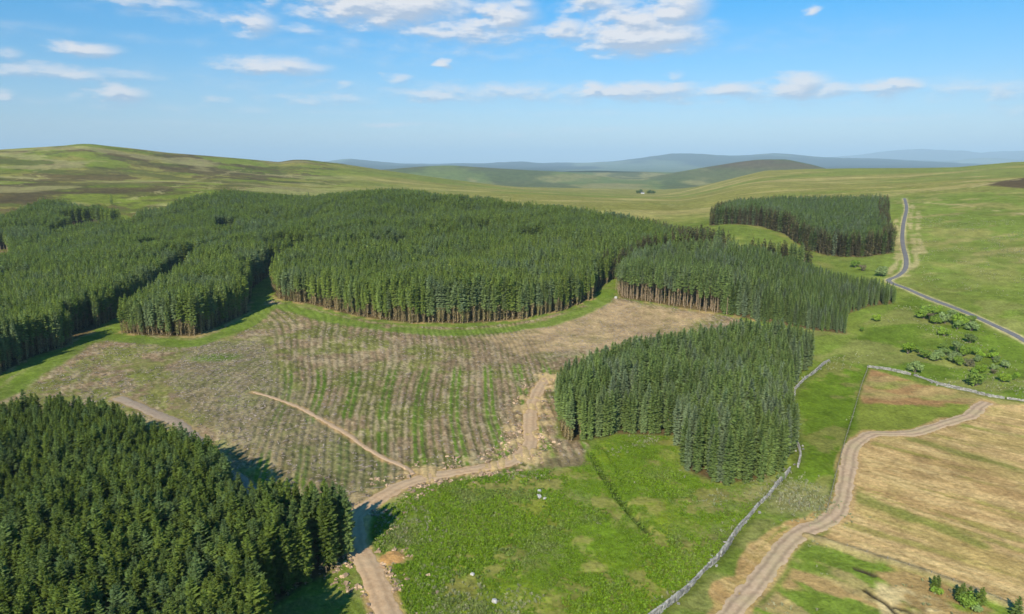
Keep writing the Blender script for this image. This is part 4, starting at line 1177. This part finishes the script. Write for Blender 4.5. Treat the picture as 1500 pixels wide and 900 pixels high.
def off_tracks(x, y, m=3.2):
    k = np.ones(len(x), bool)
    for ln in (MAIN_TRACK, SIDE_TRACK, REAR_TRACK, FARM_TRACK): k &= dline(x, y, ln) > m
    return k
def build_cover():
    r = np.random.default_rng(5)
    # bracken
    x, y = inpoly(BRACKEN, 60000, 21); k = off_tracks(x, y) & (fbm(x, y, 8, 43, 5, .7) + r.normal(0, .03, len(x)) < .62) & (np.hypot(x, y) > 62)
    x, y = x[k], y[k]
    pr = [tuft(1, 9, .55, .55, .12, .35), tuft(2, 8, .45, .65, .15, .4), tuft(3, 11, .7, .4, .09, .2)]
    s = r.uniform(.3, .8, len(x)) * lerp(.55, 1.15, sstep(.35, .6, fbm(x, y, 14, 77, 3)))
    stuff('bracken', pr, [M['bracken']], np.stack([x, y, H(x, y) - .1], 1), r.uniform(0, 6.28, len(x)), s, r.integers(0, 3, len(x)), 'thick green bracken covering the field in the middle foreground', 'bracken')
    # pale rushes
    xs, ys = [], []
    for poly, n, thr, sd in ((BRACKEN, 9000, .60, 31), (GREENF, 2500, .60, 32), (LOWER, 900, .64, 33), (path([(1214, 527), (1250, 495), (1310, 450), (1335, 432), (1500, 505), (1560, 600), (1500, 586), (1272, 537)]), 5000, .58, 34), (path([(1340, 420), (1345, 310), (1520, 330), (1520, 490)]), 14000, .58, 35)):
        x, y = inpoly(poly, n, sd); k = off_tracks(x, y) & (fbm(x, y, 15, 42, 4) + r.normal(0, .03, len(x)) > thr) & (dline(x, y, ROAD) > 3.5)
        xs.append(x[k]); ys.append(y[k])
    q = P(1155, 730); n = 500; xs.append(q[0] + r.normal(2, 4, n)); ys.append(q[1] + r.normal(0, 5, n))
    x, y = np.concatenate(xs), np.concatenate(ys)
    pr = [tuft(11, 14, .75, .35, .05, .05), tuft(12, 12, .65, .45, .06, .15)]
    stuff('rushes', pr, [M['rush']], np.stack([x, y, H(x, y) - .05], 1), r.uniform(0, 6.28, len(x)), r.uniform(.35, .85, len(x)), r.integers(0, 2, len(x)), 'pale tufts of rushes dotted over the pastures', 'rushes')
    # brash: sticks, stumps and split branches left on the felled ground
    x, y = inpoly(FELLED, 110000, 41)
    k = off_tracks(x, y, 2.4) & (sdpoly(x, y, POLY_A) < -1) & (dline(x, y, GRASS_EDGE) > 5.2)
    x, y = x[k], y[k]
    low = sdpoly(x, y, path([(280, 500), (380, 500), (420, 560), (520, 650), (600, 700), (520, 740), (430, 690), (330, 640), (240, 560)])) > 0
    k = (r.random(len(x)) < np.where(low, .75, .45)) & (low | (fbm(x, y, 12, 64, 3) < .6)); x, y = x[k], y[k]; low = low[k]
    fa, fb, inr, lan = felled_rows(x, y)
    k = (lan < .25) & ((inr < .5) | (np.cos(fb * 2 * math.pi / 2.15) < r.uniform(-.6, .9, len(x)))); x, y, low = x[k], y[k], low[k]
    def stick(seed, L, w, n):
        rr = random.Random(seed); mb = MB()
        for q in range(n):
            a = rr.uniform(-.5, .5); c = (rr.uniform(-.4, .4) * (n > 1), rr.uniform(-.4, .4) * (n > 1), .12 + rr.random() * .18)
            mb.block(c, (L * rr.uniform(.5, 1), w * rr.uniform(.6, 1.2), w), a, .02, 0, rr.random(), rr.uniform(-.15, .15))
        return mb
    stump = MB(); stump.tube([(0, 0, -.1), (0, 0, .15), (0, 0, .34)], [.25, .2, .18], 7, 0, .75)
    pr = [stick(1, 1.5, .09, 1), stick(2, 1.3, .07, 3), stick(3, 2.6, .11, 1), stump, stick(5, .8, .07, 5)]
    stuff('brash', pr, [M['brash']], np.stack([x, y, H(x, y) - .02], 1), np.where(low, r.normal(.5, .7, len(x)), r.normal(1.6, .6, len(x))), r.uniform(.2, 1.0, len(x)) ** 2 * .85 + .15, r.choice(5, len(x), p=[.28, .27, .04, .12, .29]), 'pale brash and stumps left lying over the felled ground', 'brash')
    # clods thrown up beside the main track
    n = 4200; s = r.integers(0, len(MAIN_TRACK) - 1, n); q = MAIN_TRACK[s] + r.normal(0, 1, (n, 2)) * np.where(r.random(n) < .6, 3.2, 5.5)[:, None]
    dl = dline(q[:, 0], q[:, 1], MAIN_TRACK); dd = np.hypot(q[:, 0], q[:, 1])
    k = (dl > 2.2) & (dl < 9) & (fbm(q[:, 0], q[:, 1], 5, 61, 3) > .47) & (sdpoly(q[:, 0], q[:, 1], POLY_B) < -1.5); q = q[k]
    def clod(seed):
        rr = random.Random(seed); mb = MB()
        mb.block((0, 0, .12), (.7, .5, .4), 0, .14, 0, rr.random()); mb.block((.4, .2, .05), (.4, .3, .25), .6, .1, 0, rr.random()); return mb
    stuff('earth_clods', [clod(1), clod(2), clod(3)], [M['clod']], np.stack([q[:, 0], q[:, 1], H(q[:, 0], q[:, 1]) - .05], 1), r.uniform(0, 6, len(q)), r.uniform(.2, 1.0, len(q)) ** 1.6 + .12, r.integers(0, 3, len(q)), 'orange clods of turned earth heaped beside the dirt track', 'earth')

# ------------------------------------------------------------------ sky, sun, haze
CLOUDS = [(565, 6, 100, 24, 1.05), (510, 0, 55, 14, .8), (625, 4, 45, 20, .85), (700, 45, 85, 15, .7), (738, 25, 38, 17, .85), (645, 42, 60, 12, .6), (370, 33, 30, 15, .75), (425, 42, 60, 7, .4), (225, 2, 62, 7, .55), (395, 0, 14, 8, .5),
          (400, 97, 60, 9, .85), (125, 72, 40, 7, .8), (95, 106, 115, 8, .55), (173, 137, 34, 9, .85), (8, 80, 22, 8, .5), (4, 142, 14, 7, .7), (112, 142, 14, 4, .35), (470, 146, 62, 7, .5), (320, 144, 18, 5, .5), (582, 114, 17, 6, .7), (650, 95, 10, 6, .8), (638, 142, 52, 7, .6), (502, 124, 14, 4, .5), (575, 182, 66, 3, .4), (680, 127, 70, 6, .3),
          (760, 137, 160, 10, .5), (1100, 138, 420, 9, .42), (300, 120, 330, 16, .16), (1150, 60, 200, 20, .14), (640, 70, 240, 22, .22), (300, 20, 120, 12, .3), (200, 155, 260, 7, .22), (900, 165, 300, 5, .16), (1300, 175, 220, 4, .2), (600, 200, 240, 4, .14), (60, 45, 90, 8, .18), (930, 134, 78, 8, .9), (871, 130, 15, 7, .9), (985, 131, 24, 7, .8), (1062, 134, 48, 8, .75), (1163, 126, 40, 12, .95), (1180, 134, 95, 8, .7), (1288, 132, 50, 9, .7), (1328, 126, 22, 8, .8), (1400, 134, 80, 7, .4), (1480, 132, 42, 9, .45), (1482, 162, 22, 8, .4),
          (940, 53, 78, 20, 1.05), (935, 38, 42, 19, 1.0), (985, 14, 40, 19, .9), (830, 45, 26, 15, .75), (880, 6, 50, 16, .7), (760, 5, 22, 8, .6), (905, 25, 30, 14, .6), (1190, 15, 13, 5, .75), (990, 112, 10, 5, .4), (870, 190, 44, 3, .3), (750, 199, 14, 4, .4), (555, 165, 180, 4, .18), (300, 182, 180, 4, .15), (1250, 150, 260, 6, .2), (430, 118, 120, 5, .2), (250, 60, 160, 7, .15)]
def azel(u, v):
    a, t = ray(u, v); return math.degrees(a), math.degrees(math.atan(t))
def build_world():
    w = bpy.data.worlds.new('World'); SC.world = w; w.use_nodes = True
    nt = w.node_tree; nt.nodes.clear()
    out = N(nt, 'ShaderNodeOutputWorld'); bg = N(nt, 'ShaderNodeBackground'); nt.links.new(bg.outputs[0], out.inputs[0])
    sky = N(nt, 'ShaderNodeTexSky', sky_type='NISHITA', sun_disc=False)
    sky.sun_elevation = R(SUN_EL); sky.sun_rotation = R(180 + SUN_AZ); sky.altitude = 300; sky.air_density = 1.0; sky.dust_density = .6; sky.ozone_density = 2.0
    # clouds: one group that gives cloud density in a direction (azimuth, elevation in degrees)
    g = bpy.data.node_groups.new('cloud_density', 'ShaderNodeTree')
    g.interface.new_socket('Dir', in_out='INPUT', socket_type='NodeSocketVector'); g.interface.new_socket('Density', in_out='OUTPUT', socket_type='NodeSocketFloat')
    gi = g.nodes.new('NodeGroupInput'); go = g.nodes.new('NodeGroupOutput')
    sc = N(g, 'ShaderNodeVectorMath', operation='MULTIPLY'); sc.inputs[1].default_value = (.42, 1.15, 1); g.links.new(gi.outputs[0], sc.inputs[0])
    n1 = N(g, 'ShaderNodeTexNoise'); n1.inputs['Scale'].default_value = 1.0; n1.inputs['Detail'].default_value = 7; n1.inputs['Roughness'].default_value = .58; g.links.new(sc.outputs[0], n1.inputs['Vector'])
    warp = N(g, 'ShaderNodeVectorMath', operation='MULTIPLY_ADD'); sb = N(g, 'ShaderNodeVectorMath', operation='SUBTRACT'); sb.inputs[1].default_value = (.5, .5, .5)
    g.links.new(n1.outputs['Color'], sb.inputs[0]); g.links.new(sb.outputs[0], warp.inputs[0]); warp.inputs[1].default_value = (3.0, 1.0, 0); g.links.new(gi.outputs[0], warp.inputs[2])
    acc = None
    for (u, v, hw, hh, op) in CLOUDS:
        a0, e0 = azel(u, v); a1, _ = azel(u + hw * 1.25, v); _, e1 = azel(u, v - hh * 1.5)
        sx, sy = 1 / (a1 - a0), 1 / (e1 - e0)
        m = N(g, 'ShaderNodeVectorMath', operation='MULTIPLY_ADD'); g.links.new(warp.outputs[0], m.inputs[0]); m.inputs[1].default_value = (sx, sy, 0); m.inputs[2].default_value = (-a0 * sx, -e0 * sy, 0)
        l = N(g, 'ShaderNodeVectorMath', operation='LENGTH'); g.links.new(m.outputs[0], l.inputs[0])
        f = N(g, 'ShaderNodeMapRange'); f.inputs[1].default_value = 1.5; f.inputs[2].default_value = 0.3; f.inputs[3].default_value = 0; f.inputs[4].default_value = op
        g.links.new(l.outputs[1], f.inputs[0])
        acc = f.outputs[0] if acc is None else math_(g, 'MAXIMUM', acc, f.outputs[0])
    # break the edges up
    er = math_(g, 'ADD', acc, math_(g, 'MULTIPLY', math_(g, 'SUBTRACT', n1.outputs['Fac'], .52), math_(g, 'MULTIPLY', math_(g, 'MINIMUM', math_(g, 'MULTIPLY', acc, 3.0), 1.0), 1.3)))
    g.links.new(er, go.inputs[0])
    tc = N(nt, 'ShaderNodeTexCoord'); nm = N(nt, 'ShaderNodeVectorMath', operation='NORMALIZE'); nt.links.new(tc.outputs['Generated'], nm.inputs[0])
    sp = N(nt, 'ShaderNodeSeparateXYZ'); nt.links.new(nm.outputs[0], sp.inputs[0])
    az = math_(nt, 'MULTIPLY', math_(nt, 'ARCTAN2', sp.outputs[0], sp.outputs[1]), 57.29578); el = math_(nt, 'MULTIPLY', math_(nt, 'ARCSINE', sp.outputs[2]), 57.29578)
    def dens(de, da=0):
        cb = N(nt, 'ShaderNodeCombineXYZ'); nt.links.new(math_(nt, 'ADD', az, da), cb.inputs[0]); nt.links.new(math_(nt, 'ADD', el, de), cb.inputs[1])
        q = N(nt, 'ShaderNodeGroup'); q.node_tree = g; nt.links.new(cb.outputs[0], q.inputs[0]); return q.outputs[0]
    d0, d1 = dens(0), dens(.42, -.25)
    alpha = N(nt, 'ShaderNodeMapRange', interpolation_type='SMOOTHSTEP'); nt.links.new(d0, alpha.inputs[0]); alpha.inputs[1].default_value = -.02; alpha.inputs[2].default_value = .88; alpha.inputs[4].default_value = .96
    lit = maprange(nt, math_(nt, 'SUBTRACT', d0, d1), -.16, .14, 0, 1)
    cc = mixrgb(nt, lit, (.50, .60, .76), (.93, .92, .94))
    cs = N(nt, 'ShaderNodeVectorMath', operation='SCALE'); nt.links.new(cc, cs.inputs[0]); cs.inputs['Scale'].default_value = CLOUD_GAIN
    # sky tint: the clear blue of the photograph
    tint = N(nt, 'ShaderNodeVectorMath', operation='MULTIPLY'); nt.links.new(sky.outputs[0], tint.inputs[0]); nt.links.new(mixrgb(nt, maprange(nt, el, 2.5, 12.5, 0, 1), SKY_LOW, SKY_HIGH), tint.inputs[1])
    mx = mixrgb(nt, alpha.outputs[0], tint.outputs[0], cs.outputs[0])
    nt.links.new(mx, bg.inputs[0]); bg.inputs[1].default_value = SKY_STRENGTH
    # sun
    l = bpy.data.lights.new('sun', 'SUN'); l.energy = SUN_STRENGTH; l.angle = R(.5); l.color = (1, .93, .82)
    o = bpy.data.objects.new('sun', l); COL.objects.link(o)
    from mathutils import Vector
    dv = Vector((math.sin(R(SUN_AZ)) * math.cos(R(SUN_EL)), math.cos(R(SUN_AZ)) * math.cos(R(SUN_EL)), -math.sin(R(SUN_EL))))
    o.rotation_euler = dv.to_track_quat('-Z', 'Y').to_euler(); o.location = (-200, -400, 500)

def build_haze():
    mb = MB(); mb.block((0, 0, (900 - 60) / 2), (110000, 110000, 900 + 60))
    m = bpy.data.materials.new('haze_air'); m.use_nodes = True; nt = m.node_tree; nt.nodes.clear()
    out = N(nt, 'ShaderNodeOutputMaterial'); pv = N(nt, 'ShaderNodeVolumePrincipled'); nt.links.new(pv.outputs[0], out.inputs['Volume'])
    pv.inputs['Color'].default_value = HAZE_COLOR; pv.inputs['Density'].default_value = HAZE_DENSITY; pv.inputs['Anisotropy'].default_value = -.12
    tag(mb.build('haze', [m]), 'thin blue haze lying over the far hills', 'haze', kind='stuff')

SKY_STRENGTH, SUN_STRENGTH = .10, 4.9
SKY_LOW, SKY_HIGH = (.66, .77, .92), (.11, .77, 1.12)
CLOUD_GAIN = 7.0
HAZE_DENSITY, HAZE_COLOR = 6.2e-5, (.61, .84, 1.0, 1)

import time as _t
_t0 = _t.time()
make_mats()
build_world()
build_ground(); print('ground', _t.time() - _t0)
strip('dirt_track', MAIN_TRACK, 3.9, mat_track('track_earth', (.44, .285, .155), (.56, .385, .225), (.49, .35, .21), .84), .17, 'broad orange earth track curving round the felled ground', rut=.06)
strip('dirt_track', SIDE_TRACK, 1.3, mat_track('side_track_earth', (.38, .25, .14), (.52, .36, .22), (.46, .32, .2)), .15, 'narrow pale earth track slanting across the felled ground', seed=9, edge=.6)
strip('dirt_track', REAR_TRACK, 3.2, mat_track('rear_track_stone', (.26, .19, .13), (.38, .29, .20), (.32, .25, .17)), .17, 'stony track shaded by the dark plantation', seed=19)
strip('farm_track', FARM_TRACK, 3.6, mat_track('farm_track_earth', (.44, .30, .18), (.56, .40, .25), (.47, .36, .2), .72), .16, 'rutted farm track curving down beside the mown hay field', seed=29, edge=.34, rut=.1)
strip('road', ROAD, 2.3, mat_track('lane_asphalt', (.13, .125, .125), (.18, .175, .17), (.19, .175, .16)), .2, 'narrow grey lane with pale verges crossing the right hillside', 'road', seed=39, edge=.06)
build_woods(); print('woods', _t.time() - _t0)
build_bushes(); build_small(); build_cover(); print('cover', _t.time() - _t0)
build_haze()

cam = bpy.data.cameras.new('camera'); cam.sensor_width = 36; cam.lens = 24.0; cam.clip_start = .5; cam.clip_end = 120000
co = bpy.data.objects.new('camera', cam); COL.objects.link(co)
co.location = (0, 0, CAMH); co.rotation_euler = (math.pi / 2 - PITCH, 0, 0)
SC.camera = co
SC.view_settings.view_transform = 'Standard'; SC.view_settings.look = 'None'; SC.view_settings.exposure = .42; SC.view_settings.gamma = 1
SC.render.engine = 'CYCLES'
cy = SC.cycles
cy.max_bounces = 5; cy.diffuse_bounces = 2; cy.glossy_bounces = 1; cy.transmission_bounces = 3; cy.transparent_max_bounces = 8; cy.volume_bounces = 0
cy.use_denoising = True; cy.denoiser = 'OPENIMAGEDENOISE'
cy.use_adaptive_sampling = True; cy.adaptive_threshold = .02
cy.sample_clamp_indirect = 5
